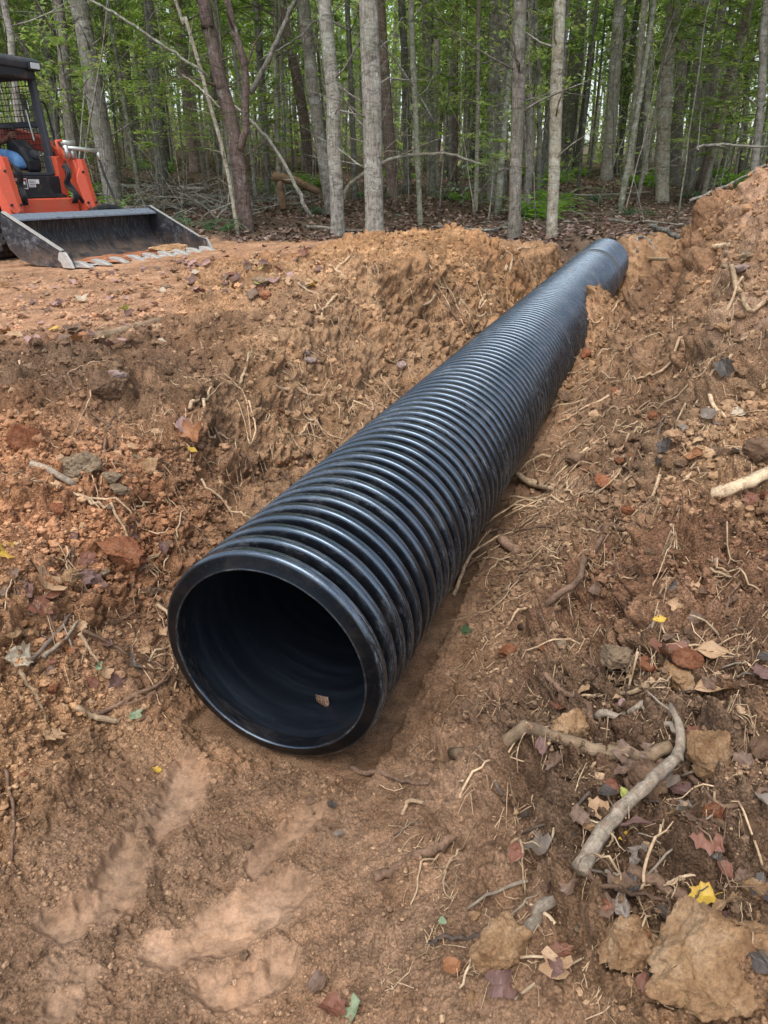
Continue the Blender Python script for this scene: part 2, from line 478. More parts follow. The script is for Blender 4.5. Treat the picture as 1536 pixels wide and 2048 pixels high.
def zones(x, y):
    """soil zones 0..1: smooth pit floor, dark topsoil, red clay, forest floor, driven plateau"""
    u, v = uv_of(x, y)
    w = .35*fbm(x*1.6, y*1.6, 61, 4)
    left_edge = sstep(-1.0, -.78, x + .25*(y-1.2)*0 + w*.25)
    pit = sstep(1.9, 1.55, y + w*.3 + np.maximum(0, -u-.4)*.9) * left_edge * sstep(.36, .2, x + w*.12 - .10*np.maximum(0, .9-y)*0 - .05)
    gap = sstep(.8, .55, np.abs(u)) * sstep(-.3, .1, v) * sstep(4, 2, v)
    pit = np.maximum(pit, gap*.8)
    dark = np.clip(blob(x,y,-1.9,3.6,1.0,.9)*1.2 + blob(x,y,-.9,3.3,.6,.5)*.3 + blob(x,y,1.4,1.6,1.0,.6)*.95 + blob(x,y,2.3,3.0,.8,1.0)*1.0 + blob(x,y,.7,.9,.6,.5)*.75 + blob(x,y,.45,1.35,.3,.35)*.6 + blob(x,y,-1.3,4.8,1.2,.6)*.5 + .55*np.exp(-((u-.78)/.36)**2)*sstep(-.2, .4, v)*sstep(6.5, 4.5, v) - .15 + w, 0, 1)
    red = np.clip(blob(x,y,-1.5,2.4,.6,.7)*1.2 + blob(x,y,-.9,2.3,.35,.4)*.6 + blob(x,y,-3.0,5.4,1.6,1.2)*.5 + blob(x,y,.9,2.1,.35,.5)*.5 + blob(x,y,-2.5,9,2.5,2)*.5 + blob(x,y,1.5,8.2,1.5,1)*.25 - .1 + w*.8, 0, 1)
    fy = 11.6 + 1.2*fbm(x*.35, x*0+7, 71, 2) + .4*w - .9*sstep(1.0, -3.5, x)*0
    forest = np.maximum(sstep(0, .7, y-fy), sstep(7.2, 8.2, np.abs(x)+w))
    plat = sstep(-.9, -1.6, x+.22*(y-4)+w) * sstep(4.1, 5.0, y+w*.6) * (1-forest)
    plat = np.maximum(plat, sstep(-.3,-1.0,x-.1*(y-9)+w)*sstep(8.2,9,y+w)*(1-forest))
    return pit, dark, red, forest, plat

# crumbly lumps of spoil too big for the noise: pixel, guessed height there, radius m, height m
LUMPS = [(955,1590,.26,.115,.085),(930,1420,.2,.10,.06),(1075,1565,.33,.07,.055),(1130,1265,.33,.11,.035),(1210,1235,.38,.07,.04),
 (835,1760,.12,.07,.03),(1010,1760,.28,.075,.05),(1180,1840,.36,.06,.045),(230,800,.66,.11,.09),(350,1060,.4,.09,.05),(1480,1620,.45,.07,.05),(1330,1480,.42,.06,.04),
 (1400,1100,.55,.10,.06),(1480,980,.6,.10,.07),(1200,1020,.42,.09,.05),(1100,1180,.35,.08,.04),(700,720,.7,.15,.09),(870,600,.85,.2,.1),(1380,560,.95,.16,.09),(1480,600,1.05,.2,.14),(1440,470,1.2,.16,.09),(1300,560,.85,.18,.12),(1500,700,.95,.16,.09)]
_lump = [(at_z(a, b, z)[0], at_z(a, b, z)[1], r, h) for a, b, z, r, h in LUMPS]
def micro(x, y, hb):
    """clods, crumbs, furrows; x, y are unrolled over the steep banks so that nothing stretches down them"""
    x0_, y0_ = x, y
    u_, v_ = uv_of(x, y)
    k_ = np.tanh(u_/.25)*sstep(-.2, .3, v_)*.85*np.clip(hb, -.2, 1.8)
    pit, dark, red, forest, plat = zones(x, y)
    sm = smear_mask(x, y)
    rough = (1-.80*pit)*(1-.86*plat)*(1-.72*forest)
    x = x + k_*PXv[0]; y = y + k_*PXv[1]
    d = rough*(.085*fbm(x*1.9, y*1.9, 11, 3) + .06*fbm(x*5, y*5, 13, 4))
    # slip scars and cracks
    d = d - rough*.07*np.clip(.10-np.abs(fbm(x*3.1+2, y*3.1, 15, 5, .6)), 0, .1)/.1*np.clip(.5+fbm(x*1.1, y*1.1, 16, 2)*2, 0, 1)
    chunky = 1+.9*blob(x, y, .75, 1.0, .65, .9)*(x > .15)
    dens = .25*chunky + .5*np.clip(fbm(x*1.3, y*1.3, 17, 3)+.5, 0, 1)
    wob = .05*fbm(x*14, y*14, 18, 3)
    xw, yw = x+wob, y-wob
    d = d + rough*.19*lumps(xw/.19, yw/.19, 100, dens*.40)*.85
    d = d + rough*.085*lumps(xw/.085+5, yw/.085, 120, dens*.85)*1.35*chunky**.6
    wob = .012*fbm(x*50, y*50, 28, 3); xw, yw = x+wob, y-wob
    d = d + (rough*.9+.1)*.036*lumps(xw/.036, yw/.036+3, 140, .62*dens+.22)*1.5*chunky**.5
    d = d + rough*.02*fbm(x*22, y*22, 29, 4, .65)
    near = y0_ < 7.5
    if near.any():
        xs = xw[near]; ys = yw[near]; ro = (rough*.8+.2)[near]
        e = .016*lumps(xs/.016, ys/.016, 160, .85, ang=.4)*2.0*ro
        e += .009*fbm(xs*60, ys*60, 19, 4, .7)*ro
        d[near] += e
    nn = y0_ < 3.6
    if nn.any():
        xs = x[nn]; ys = y[nn]
        d[nn] += .0078*lumps(xs/.0078, ys/.0078, 180, .9, ang=.4)*1.7*(1-.6*sm[nn])*(1-.25*pit[nn])
    x, y = x0_, y0_
    for k, (cx, cy, r, hh) in enumerate(_lump):
        m = (np.abs(x-cx) < 1.7*r) & (np.abs(y-cy) < 1.7*r)
        if not m.any(): continue
        xs, ys = x[m], y[m]
        wx = xs + r*.45*fbm(xs/r*1.1, ys/r*1.1, 500+k, 4, .6); wy = ys + r*.45*fbm(xs/r*1.1+9, ys/r*1.1, 530+k, 4, .6)
        q = np.maximum(np.hypot(wx-cx, wy-cy), .85*np.abs(wx-cx+.5*(wy-cy)))/r
        d[m] += hh*sstep(1.0, .62, q)*(.75+.25*(1-q)+.5*fbm(xs/r*3, ys/r*3, 560+k, 4, .6)) - .25*hh*np.exp(-((q-1.12)/.12)**2)
    # pit: gentle boot-worked undulation
    d = d + pit*(.030*fbm(x*3.2, y*3.2, 21, 3) + .010*fbm(x*11, y*11, 22, 3))
    # ruts on the driven plateau
    d = d + plat*(.018*fbm(x*2, y*2, 23, 4) + .006*fbm(x*14, y*14, 24, 3) + .03*.05*lumps(x/.05, y/.05, 150, .4)*20*.02)
    # forest floor
    d = d + forest*(.06*fbm(x*.9, y*.9, 25, 4) + .03*fbm(x*6, y*6, 26, 3))
    # the boot-smoothed streaks are pressed down, with a pushed-up rim
    d = d*(1-.80*sm) - .020*sm
    rim = sm*(1-sm)*4
    d = d + .012*rim
    # track-shoe marks on right bank
    u, v = uv_of(x, y)
    tm = np.exp(-((u-1.42-.03*(v-3.2))/.20)**2)*sstep(1.7, 2.3, v)*sstep(5.6, 4.8, v)*(.6+.8*np.clip(fbm(x*2, y*2, 44, 2)+.4, 0, 1))
    tm = np.clip(tm, 0, 1)
    saw = (v*1.0/.16 + .25*fbm(x*5, y*5, 45, 2)) % 1.0
    d = d*(1-.55*tm) + tm*.038*(np.where(saw < .28, saw/.28, np.clip(1-(saw-.28)/.2, 0, 1)) - .6)
    return d, (pit, dark, red, forest, plat, sm, tm)

# the ground sheet: rows by distance, columns fan out
def _rows():
    ys = [-1.4]
    while ys[-1] < 11.5:
        y = ys[-1]
        if y < .3: d = .006 if y > 0 else .02
        else: d = max(.0022, min(.016, (y*y+1.7)/(1.25*900)))
        if y < 1.6: d = min(max(d, .0026), .02) if y > .3 else d
        ys.append(y+d)
    while ys[-1] < 900:
        y = ys[-1]; ys.append(y + max(.05, (y-11.5)*.05))
    return np.array(ys)
YR = _rows()
NC = 1000
SC = np.linspace(-1, 1, NC)
SC = .72*SC + .28*SC**3
def _wid(y): return 1.15 + .72*np.maximum(y, 0) + .10*np.maximum(0, -y)
def _xc(y): return 0*y
GX = _xc(YR)[:, None] + _wid(YR)[:, None]*SC[None, :]
# far side columns reach wide
GX = GX + (np.sign(SC)*np.clip((np.abs(SC)-.93)/.07, 0, 1)**2)[None, :]*(3+.5*np.abs(YR)[:, None])
GY = np.broadcast_to(YR[:, None], GX.shape).copy()
HB = h_base(GX, GY)
MD, Z = micro(GX, GY, HB)
uu, vv = uv_of(GX, GY)
# keep clods from poking into the pipe bore
inside = (np.abs(uu) < .33) & ~((uu > .1) & (np.abs(vv-5.35) < .8)) & (vv > -.03) & (vv < PLEN+.3)
MD = np.where(inside, np.minimum(MD, 0)*.2 - .02, MD)
_gy = np.gradient(HB, axis=0)/np.maximum(np.gradient(GY, axis=0), 1e-6)
_dx = np.gradient(GX, axis=1)
_gx = np.gradient(HB, axis=1)/_dx
_gy = _gy - _gx*np.gradient(GX, axis=0)/np.maximum(np.gradient(GY, axis=0), 1e-6)
_nz = 1/np.sqrt(1+np.clip(_gx, -3, 3)**2+np.clip(_gy, -3, 3)**2)
_nz = np.where(inside, 1, _nz)
GZ = HB + MD/np.maximum(_nz, .55)          # height met by a plumb line
SX = GX - np.where(inside, 0, np.clip(_gx, -3, 3))*_nz*MD
SY = GY - np.where(inside, 0, np.clip(_gy, -3, 3))*_nz*MD
SZ = HB + MD*_nz

def ground(x, y):
    """height of the finished sheet at points"""
    x = np.atleast_1d(np.asarray(x, float)); y = np.atleast_1d(np.asarray(y, float))
    r = np.interp(y, YR, np.arange(len(YR))); i = np.clip(r.astype(int), 0, len(YR)-2); f = r-i
    def row(ii):
        s = np.empty_like(x)
        if len(x) < 50:
            for k in range(len(x)): s[k] = np.interp(x[k], GX[ii[k]], GZ[ii[k]])
        else:
            o = np.argsort(ii, kind='stable'); b = np.flatnonzero(np.diff(ii[o]))+1
            for q in np.split(o, b): s[q] = np.interp(x[q], GX[ii[q[0]]], GZ[ii[q[0]]])
        return s
    return row(i)*(1-f) + row(i+1)*f
def gz(x, y): return float(ground(x, y)[0])

def hit(px, py, tmax=80):
    """where the ray through a photograph pixel meets the ground"""
    d = ray(px, py)
    t = .5
    prev = t
    while t < tmax:
        p = d*t
        if CAM_H + p[2] < gz(p[0], p[1]):
            lo, hi = prev, t
            for _ in range(12):
                m = .5*(lo+hi); p = d*m
                if CAM_H+p[2] < gz(p[0], p[1]): hi = m
                else: lo = m
            p = d*hi; return np.array([p[0], p[1], CAM_H+p[2]])
        prev = t; t += .02 + .01*t
    p = d*tmax; return np.array([p[0], p[1], gz(p[0], p[1])])

def gnormal(x, y, e=.04):
    a = gz(x+e, y)-gz(x-e, y); b = gz(x, y+e)-gz(x, y-e)
    n = np.array([-a/(2*e), -b/(2*e), 1]); return n/np.linalg.norm(n)


def soil_color(x, y, Z):
    pit, dark, red, forest, plat, sm, tm = Z
    clay = np.array([.30, .175, .09]); tan = np.array([.40, .25, .14]); drk = np.array([.115, .074, .048]); redc = np.array([.38, .165, .08])
    pitc = np.array([.225, .140, .085]); flr = np.array([.115, .085, .062]); platc = np.array([.40, .235, .14]); orange = np.array([.38, .215, .10])
    n = np.clip(.5+fbm(x*1.2, y*1.2, 201, 4)*1.1, 0, 1)[..., None]
    col = clay*(1-n) + tan*n*.9 + 0
    def mixin(c, k, col): return col*(1-k[..., None]) + c*k[..., None]
    mound = blob(x, y, .8, 8.0, 2.2, 1.6); col = mixin(orange, np.clip(mound, 0, 1)*.8, col)
    ridge = blob(x, y, 3.0, 5.5, 1.4, 2.0); col = mixin(np.array([.29, .16, .085]), np.clip(ridge, 0, 1)*.7, col)
    col = mixin(drk, np.clip(dark*1.1, 0, .85), col)
    col = mixin(redc, np.clip(red, 0, .8)*.62, col)
    col = mixin(pitc, pit*.85, col)
    col = mixin(platc, plat*.85, col)
    col = mixin(np.array([.345, .225, .142]), sm*.85, col)
    col = mixin(np.array([.42, .28, .185]), np.clip(tm, 0, 1)*.6, col)
    col = mixin(flr, forest*.95, col)
    col = col*(1+.45*np.clip(fbm(x*9, y*9, 205, 3), -.5, .5)+.35*np.clip(fbm(x*2.6, y*2.6, 207, 3), -.5, .5))[..., None]
    # big clods carry their own paler or redder clay
    ck = sstep(.06, .2, lumps(x/.20, y/.20, 100, .3))
    col = mixin(np.array([.47, .28, .16]), ck*.22*(1-pit)*(1-forest)*(1-plat), col)
    return col

def build_ground():
    nr, nc = GX.shape
    V = np.stack([SX, SY, SZ], -1).reshape(-1, 3)
    idx = np.arange(nr*nc).reshape(nr, nc)
    F = np.stack([idx[:-1, :-1], idx[:-1, 1:], idx[1:, 1:], idx[1:, :-1]], -1).reshape(-1, 4)
    col = soil_color(GX, GY, Z)
    smooth = np.clip(Z[5]*.9+Z[0]*.35, 0, 1)[..., None]      # fourth channel: how compacted and fine the surface is
    me = mesh_of('ground', V, F, M['soil'], True, cols=np.concatenate([col, smooth], -1).reshape(-1, 4))
    o = put('ground', me); tag(o, kind='structure')
    return o

# ------------------------------------------------------------------ material library
M = {}
M['soil'] = m_soil()
M['clod_tan'] = m_clod('clod_tan', (.36,.20,.10), (.57,.345,.18), (.70,.47,.28))
M['clod_brown'] = m_clod('clod_brown', (.18,.11,.07), (.29,.18,.112), (.38,.245,.155))
M['clod_red'] = m_clod('clod_red', (.30,.10,.05), (.44,.18,.09), (.52,.25,.14))
M['stone_grey'] = m_clod('stone_grey', (.24,.165,.105), (.40,.29,.185), (.52,.40,.27))
M['stone_pink'] = m_clod('stone_pink', (.40,.26,.22), (.55,.40,.35), (.68,.55,.50))
M['leaf'] = m_attr('dead_leaf', rough=.5, trans=.12, spec=.4, var=.35, nscale=55)
M['lens_grey'] = mat('lens_grey', (.4,.42,.43), .2)
M['green_leaf'] = m_attr('green_leaf', rough=.55, trans=.52, spec=.3, var=.15, nscale=3)
M['litter'] = m_attr('leaf_litter', rough=.6, trans=.1, spec=.35, var=.3, nscale=30)
M['crumb'] = m_attr('soil_crumb', rough=.95, spec=.12, var=.35, nscale=160)
M['bark_grey'] = m_bark('bark_grey', (.15,.135,.115), (.30,.275,.235), (.44,.41,.36), .55)
M['bark_pale'] = m_bark('bark_pale', (.20,.175,.13), (.36,.32,.24), (.48,.44,.34), .5, .7, (.46,.48,.40))
M['bark_red'] = m_bark('bark_red', (.105,.075,.062), (.19,.14,.12), (.28,.22,.19), .2, 1.3)
M['bark_dark'] = m_bark('bark_dark', (.08,.075,.064), (.17,.16,.135), (.27,.26,.225), .3, 1.2)
M['bark_brown'] = m_bark('bark_brown', (.12,.105,.085), (.245,.22,.18), (.37,.34,.285), .4, 1.1)
M['bark_green'] = m_bark('bark_green', (.12,.12,.085), (.23,.23,.17), (.33,.33,.25), .4, .7)
M['root'] = m_wood('root_skin', (.40,.27,.15), (.68,.50,.32), 90, .85, .3)
M['root_dark'] = m_wood('root_dark', (.14,.085,.055), (.30,.19,.125), 90)
M['stick'] = m_wood('stick_bark', (.23,.18,.13), (.44,.37,.28), 110)
M['stick_dark'] = m_wood('stick_dark', (.085,.065,.05), (.19,.15,.12), 90)
M['deadwood'] = m_wood('deadwood', (.19,.13,.08), (.36,.26,.165), 30)
M['split_wood'] = m_wood('split_wood', (.50,.36,.21), (.72,.57,.38), 70)
M['rot_wood'] = m_wood('rotten_wood', (.085,.055,.03), (.20,.135,.075), 22)

def m_pipe():
    m = mat('black_plastic', (.012,.012,.014), .38, spec=.5); g = NG(m)
    g.b.inputs['IOR'].default_value = 2.15; g.b.inputs['Specular Tint'].default_value = (.62,.80,1,1)
    a = g.n('Attribute'); a.attribute_name = 'Col'       # r = along the rib crest, g = angle round, b = length
    sp = g.n('SeparateColor'); g.l(a.outputs[0], sp.inputs[0])
    co = g.coord()
    cb = g.n('CombineXYZ'); g.l(g.math('MULTIPLY', sp.outputs[1], 9.0), cb.inputs[0]); g.l(g.math('MULTIPLY', sp.outputs[2], 620.0), cb.inputs[1])
    st = g.noise(cb.outputs[0], 3.6, 7, .82, .3)
    big = g.noise(co, 3.2, 3, .6)
    sc = g.math('MULTIPLY', g.ramp(st, [(.50, 0.0), (.60, 1.0)]), g.ramp(big, [(.42, 0.1), (.58, 1.0)]))
    sc = g.math('MULTIPLY', sc, sp.outputs[0])
    speck = g.n('TexVoronoi', Scale=150); g.l(co, speck.inputs['Vector'])
    sp2 = g.math('MULTIPLY', g.math('LESS_THAN', speck.outputs[0], .10), g.math('GREATER_THAN', g.noise(co, 45, 2), .56))
    c0 = g.mix(sp.outputs[0], (.004,.0045,.006), (.008,.010,.014))  # grooves coloured blacker than crests: their shade is in the colour
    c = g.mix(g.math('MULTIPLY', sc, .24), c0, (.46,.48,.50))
    c = g.mix(g.math('MULTIPLY', sp2, .35), c, (.40,.29,.2))
    # blue-grey sky sheen painted on the far crests, then real clay dust
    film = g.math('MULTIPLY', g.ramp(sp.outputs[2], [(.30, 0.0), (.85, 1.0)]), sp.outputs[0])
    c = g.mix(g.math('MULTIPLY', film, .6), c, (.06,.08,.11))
    dust = g.math('MULTIPLY', g.ramp(g.noise(co, 7, 6, .75), [(.50, 0.0), (.70, .7)]), g.ramp(sp.outputs[2], [(.3, 0.10), (.62, .55)]))
    c = g.mix(dust, c, (.22,.145,.095))
    nz = g.n('SeparateXYZ'); geo = g.n('NewGeometry'); g.l(geo.outputs['Position'], nz.inputs[0])
    low = g.ramp(nz.outputs[2], [(.03, 1.0), (.16, 0.0)])
    mud = g.math('MULTIPLY', g.math('MULTIPLY', low, g.math('GREATER_THAN', sp.outputs[2], .003)), g.ramp(g.noise(co, 11, 6, .78), [(.42, 0.0), (.56, .85)]))
    c = g.mix(mud, c, (.21,.135,.085))
    dust = g.math('MAXIMUM', dust, mud)
    g.col(c)
    r = g.math('ADD', g.ramp(g.noise(co, 18, 4), [(.3, .17), (.7, .30)]), g.math('MULTIPLY', sc, .25), True)
    r = g.math('ADD', r, g.math('MULTIPLY', dust, .5), True)
    g.rough(r)
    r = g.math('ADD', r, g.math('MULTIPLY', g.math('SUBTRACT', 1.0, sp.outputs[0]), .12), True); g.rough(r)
    g.l(g.math('ADD', g.math('MULTIPLY', sp.outputs[0], .50), .05), g.b.inputs['Specular IOR Level'])  # reflectance cut in grooves and mouth face to paint their shade
    g.bump(g.noise(co, 70, 3), .12, .004)
    return m
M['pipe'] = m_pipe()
def m_liner():
    m = mat('inner_black_plastic', (.008,.010,.014), .42, spec=.5); g = NG(m)
    g.b.inputs['IOR'].default_value = 1.75; g.b.inputs['Specular Tint'].default_value = (.62,.80,1,1)
    a = g.n('Attribute'); a.attribute_name = 'Col'; sp = g.n('SeparateColor'); g.l(a.outputs[0], sp.inputs[0])
    cb = g.n('CombineXYZ'); g.l(g.math('MULTIPLY', sp.outputs[1], 3.0), cb.inputs[0]); g.l(g.math('MULTIPLY', sp.outputs[2], 160.0), cb.inputs[1])
    st = g.noise(cb.outputs[0], 1.2, 5, .7)
    v = g.n('TexVoronoi', Scale=170); g.l(g.coord(), v.inputs['Vector'])
    fl = g.math('MULTIPLY', g.math('LESS_THAN', v.outputs[0], .11), g.math('GREATER_THAN', g.noise(g.coord(), 26, 3), .60))
    c = g.mix(g.ramp(st, [(.45, 0.0), (.75, .5)]), (.006,.008,.012), (.022,.028,.040))
    g.col(g.mix(g.math('MULTIPLY', fl, .6), c, (.36,.28,.2))); g.rough(g.ramp(st, [(.3, .34), (.7, .5)]))
    return m
M['liner'] = m_liner()

def build_pipe():
    root = empty('drainage_pipe', tuple(P0), 'large black corrugated plastic culvert pipe lying in the trench', 'pipe')
    seg = 200; pitch = .0775
    rot = np.stack([PXv, PD, PZv], 1)   # columns: local x, local y(axis), local z
    a = np.linspace(0, 2*np.pi, seg, endpoint=False)
    def revolve(prof, oval=True):
        prof = np.array(prof)           # rows (l, r, crest)
        n = len(prof)
        L = prof[:, 0][:, None]; Rr = prof[:, 1][:, None]
        ov = 1 + .006*np.cos(2*a)[None, :]
        x = Rr*np.cos(a)*ov; z = Rr*np.sin(a)*(2-ov); y = L + 0*x
        V = (np.stack([x, y, z], -1).reshape(-1, 3)) @ rot.T
        idx = np.arange(n*seg).reshape(n, seg); nx = np.roll(idx, -1, 1)
        F = np.stack([idx[:-1], idx[1:], nx[1:], nx[:-1]], -1).reshape(-1, 4)
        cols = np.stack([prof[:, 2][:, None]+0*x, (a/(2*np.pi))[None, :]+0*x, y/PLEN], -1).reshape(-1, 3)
        return V, F, cols
    prof = []
    Ri = .303
    n = int((PLEN-.02)/pitch)
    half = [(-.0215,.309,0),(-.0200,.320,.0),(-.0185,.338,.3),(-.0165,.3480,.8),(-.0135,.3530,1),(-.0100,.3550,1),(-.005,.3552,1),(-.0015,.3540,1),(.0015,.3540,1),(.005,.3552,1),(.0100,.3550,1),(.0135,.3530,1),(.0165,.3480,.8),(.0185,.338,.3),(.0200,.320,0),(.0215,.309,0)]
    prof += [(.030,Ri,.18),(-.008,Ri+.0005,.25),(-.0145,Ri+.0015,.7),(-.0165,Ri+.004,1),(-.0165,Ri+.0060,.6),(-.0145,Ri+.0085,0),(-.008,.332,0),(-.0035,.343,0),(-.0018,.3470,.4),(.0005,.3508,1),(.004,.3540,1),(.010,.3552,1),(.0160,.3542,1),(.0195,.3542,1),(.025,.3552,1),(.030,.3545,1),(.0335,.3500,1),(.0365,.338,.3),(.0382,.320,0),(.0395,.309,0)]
    joint = 8.28
    for k in range(1, n):
        c = .018 + pitch*k
        if joint-.05 < c < joint+.22:       # bell of the second length
            continue
        sh = 1.0
        for l, r, s_ in half: prof.append((c+l, r, s_))
    prof.append((PLEN, .324, 0)); prof.append((PLEN, Ri, 0)); prof.append((PLEN-.03, Ri, 0))
    V, F, cols = revolve(prof)
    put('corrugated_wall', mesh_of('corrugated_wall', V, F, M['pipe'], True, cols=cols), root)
    # smooth inner liner with the faint waves of the ribs
    lin = []
    for l in np.arange(.03, PLEN-.029, .0155):
        lin.append((l, Ri - .0005*math.cos(2*math.pi*(l-.018)/pitch), .18))
    lin[0] = (.03, Ri, .18)
    V, F, cols = revolve(lin)
    put('inner_liner', mesh_of('inner_liner', V, F[:, ::-1].copy(), M['liner'], True, cols=cols), root)
    b = [(joint-.045,.345,1),(joint-.043,.3585,1),(joint-.03,.3615,1),(joint-.012,.3615,1),(joint-.006,.356,1),(joint+.05,.3555,1),(joint+.10,.354,1),(joint+.17,.3545,1),(joint+.2,.352,1),(joint+.215,.335,1)]
    V, F, cols = revolve(b)
    o = put('bell_joint', mesh_of('bell_joint', V, F, M['pipe_grey'], True, cols=cols), root)
    return root
M['pipe_grey'] = mat('grey_gasket_plastic', (.09,.10,.11), .5)

# ------------------------------------------------------------------ track loader
M['orange'] = mat('orange_paint', (.62,.075,.028), .42, spec=.45)
def _dirty(m, base, dirt=(.30,.19,.12), amt=.45, scale=6, rlo=.35):
    g = NG(m); co = g.coord()
    n = g.noise(co, scale, 6, .7); f = g.ramp(n, [(.52, 0.0), (.72, amt)])
    n2 = g.noise(co, 60, 3, .7)
    c = g.mix(f, base, dirt); c = g.mix(1, c, g.ramp(n2, [(.3, .85), (.7, 1.1)]), 'MULTIPLY')
    g.col(c); g.rough(g.ramp(n, [(.4, rlo), (.75, .85)]))
_dirty(M['orange'], (.62,.10,.05), amt=.35)
M['black_paint'] = mat('black_paint', (.02,.022,.026), .4); _dirty(M['black_paint'], (.022,.024,.028), amt=.3)
M['cab_grey'] = mat('cab_grey_paint', (.045,.05,.06), .4); _dirty(M['cab_grey'], (.05,.056,.068), amt=.25)
M['rubber'] = mat('track_rubber', (.022,.021,.02), .8); _dirty(M['rubber'], (.022,.021,.02), amt=.7, scale=9, rlo=.7)
M['steel'] = mat('bright_worn_steel', (.42,.40,.37), .42, metal=.6)
_dirty(M['steel'], (.60,.59,.56), amt=.6, scale=20)
M['fitting'] = mat('zinc_fitting', (.55,.58,.55), .35, metal=.7)
def m_bucket():
    m = mat('worn_bucket_steel', (.1,.1,.11), .4, metal=.25); g = NG(m); co = g.coord('Object', (1.5, 14, 1.5))
    st = g.noise(co, 5, 6, .8); n = g.noise(g.coord(), 5, 5, .7)
    c = g.mix(g.ramp(st, [(.5, 0.0), (.68, .7)]), (.030,.031,.036), (.26,.265,.28))
    z = g.n('SeparateXYZ'); g.l(g.coord(), z.inputs[0])
    dirt = g.math('MULTIPLY', g.ramp(z.outputs[2], [(.0, 1.0), (.26, 0.0)]), g.ramp(n, [(.42, .05), (.66, .8)]))
    c = g.mix(dirt, c, (.26,.165,.105)); g.col(c)
    g.rough(g.ramp(n, [(.3, .35), (.7, .7)]))
    return m
M['bucket'] = m_bucket()
M['bucket_top'] = mat('polished_bucket_rim', (.2,.23,.28), .35, metal=.35); _dirty(M['bucket_top'], (.22,.26,.32), dirt=(.05,.05,.055), amt=.8, scale=14)
M['lens'] = mat('lamp_lens', (.50,.53,.54), .12, spec=.8)
M['jeans'] = mat('blue_denim', (.055,.125,.26), .9)
def _den():
    g = NG(M['jeans']); co = g.coord(); n = g.noise(co, 9, 5, .7)
    g.col(g.ramp(n, [(.3, (.05,.12,.26)), (.55, (.10,.22,.42)), (.75, (.18,.32,.52))])); g.bump(g.noise(co, 16, 3), .6, .02)
_den()
M['shirt'] = mat('black_cotton', (.018,.018,.022), .9)
M['skin'] = mat('skin', (.20,.10,.065), .55); M['hair'] = mat('dark_hair', (.02,.015,.012), .7)
M['boot'] = mat('brown_leather', (.09,.05,.028), .6)
M['white_label'] = mat('white_sticker', (.72,.73,.72), .5)
M['yellow_label'] = mat('yellow_sticker', (.8,.66,.03), .5)
M['sticker_ink'] = mat('sticker_ink', (.06,.06,.065), .5)
M['sticker_red'] = mat('sticker_red', (.5,.10,.08), .5)

LA = np.array([-3.41034349, 8.24018299]); LB = np.array([-2.41819372, 10.33068777])
LO = (LA+LB)/2; LZ = .722
LYd = (LB-LA)/np.linalg.norm(LB-LA)
LROT = math.atan2(LYd[1], LYd[0]) - math.pi/2     # local +Y = along the lip, away; local +X = forward

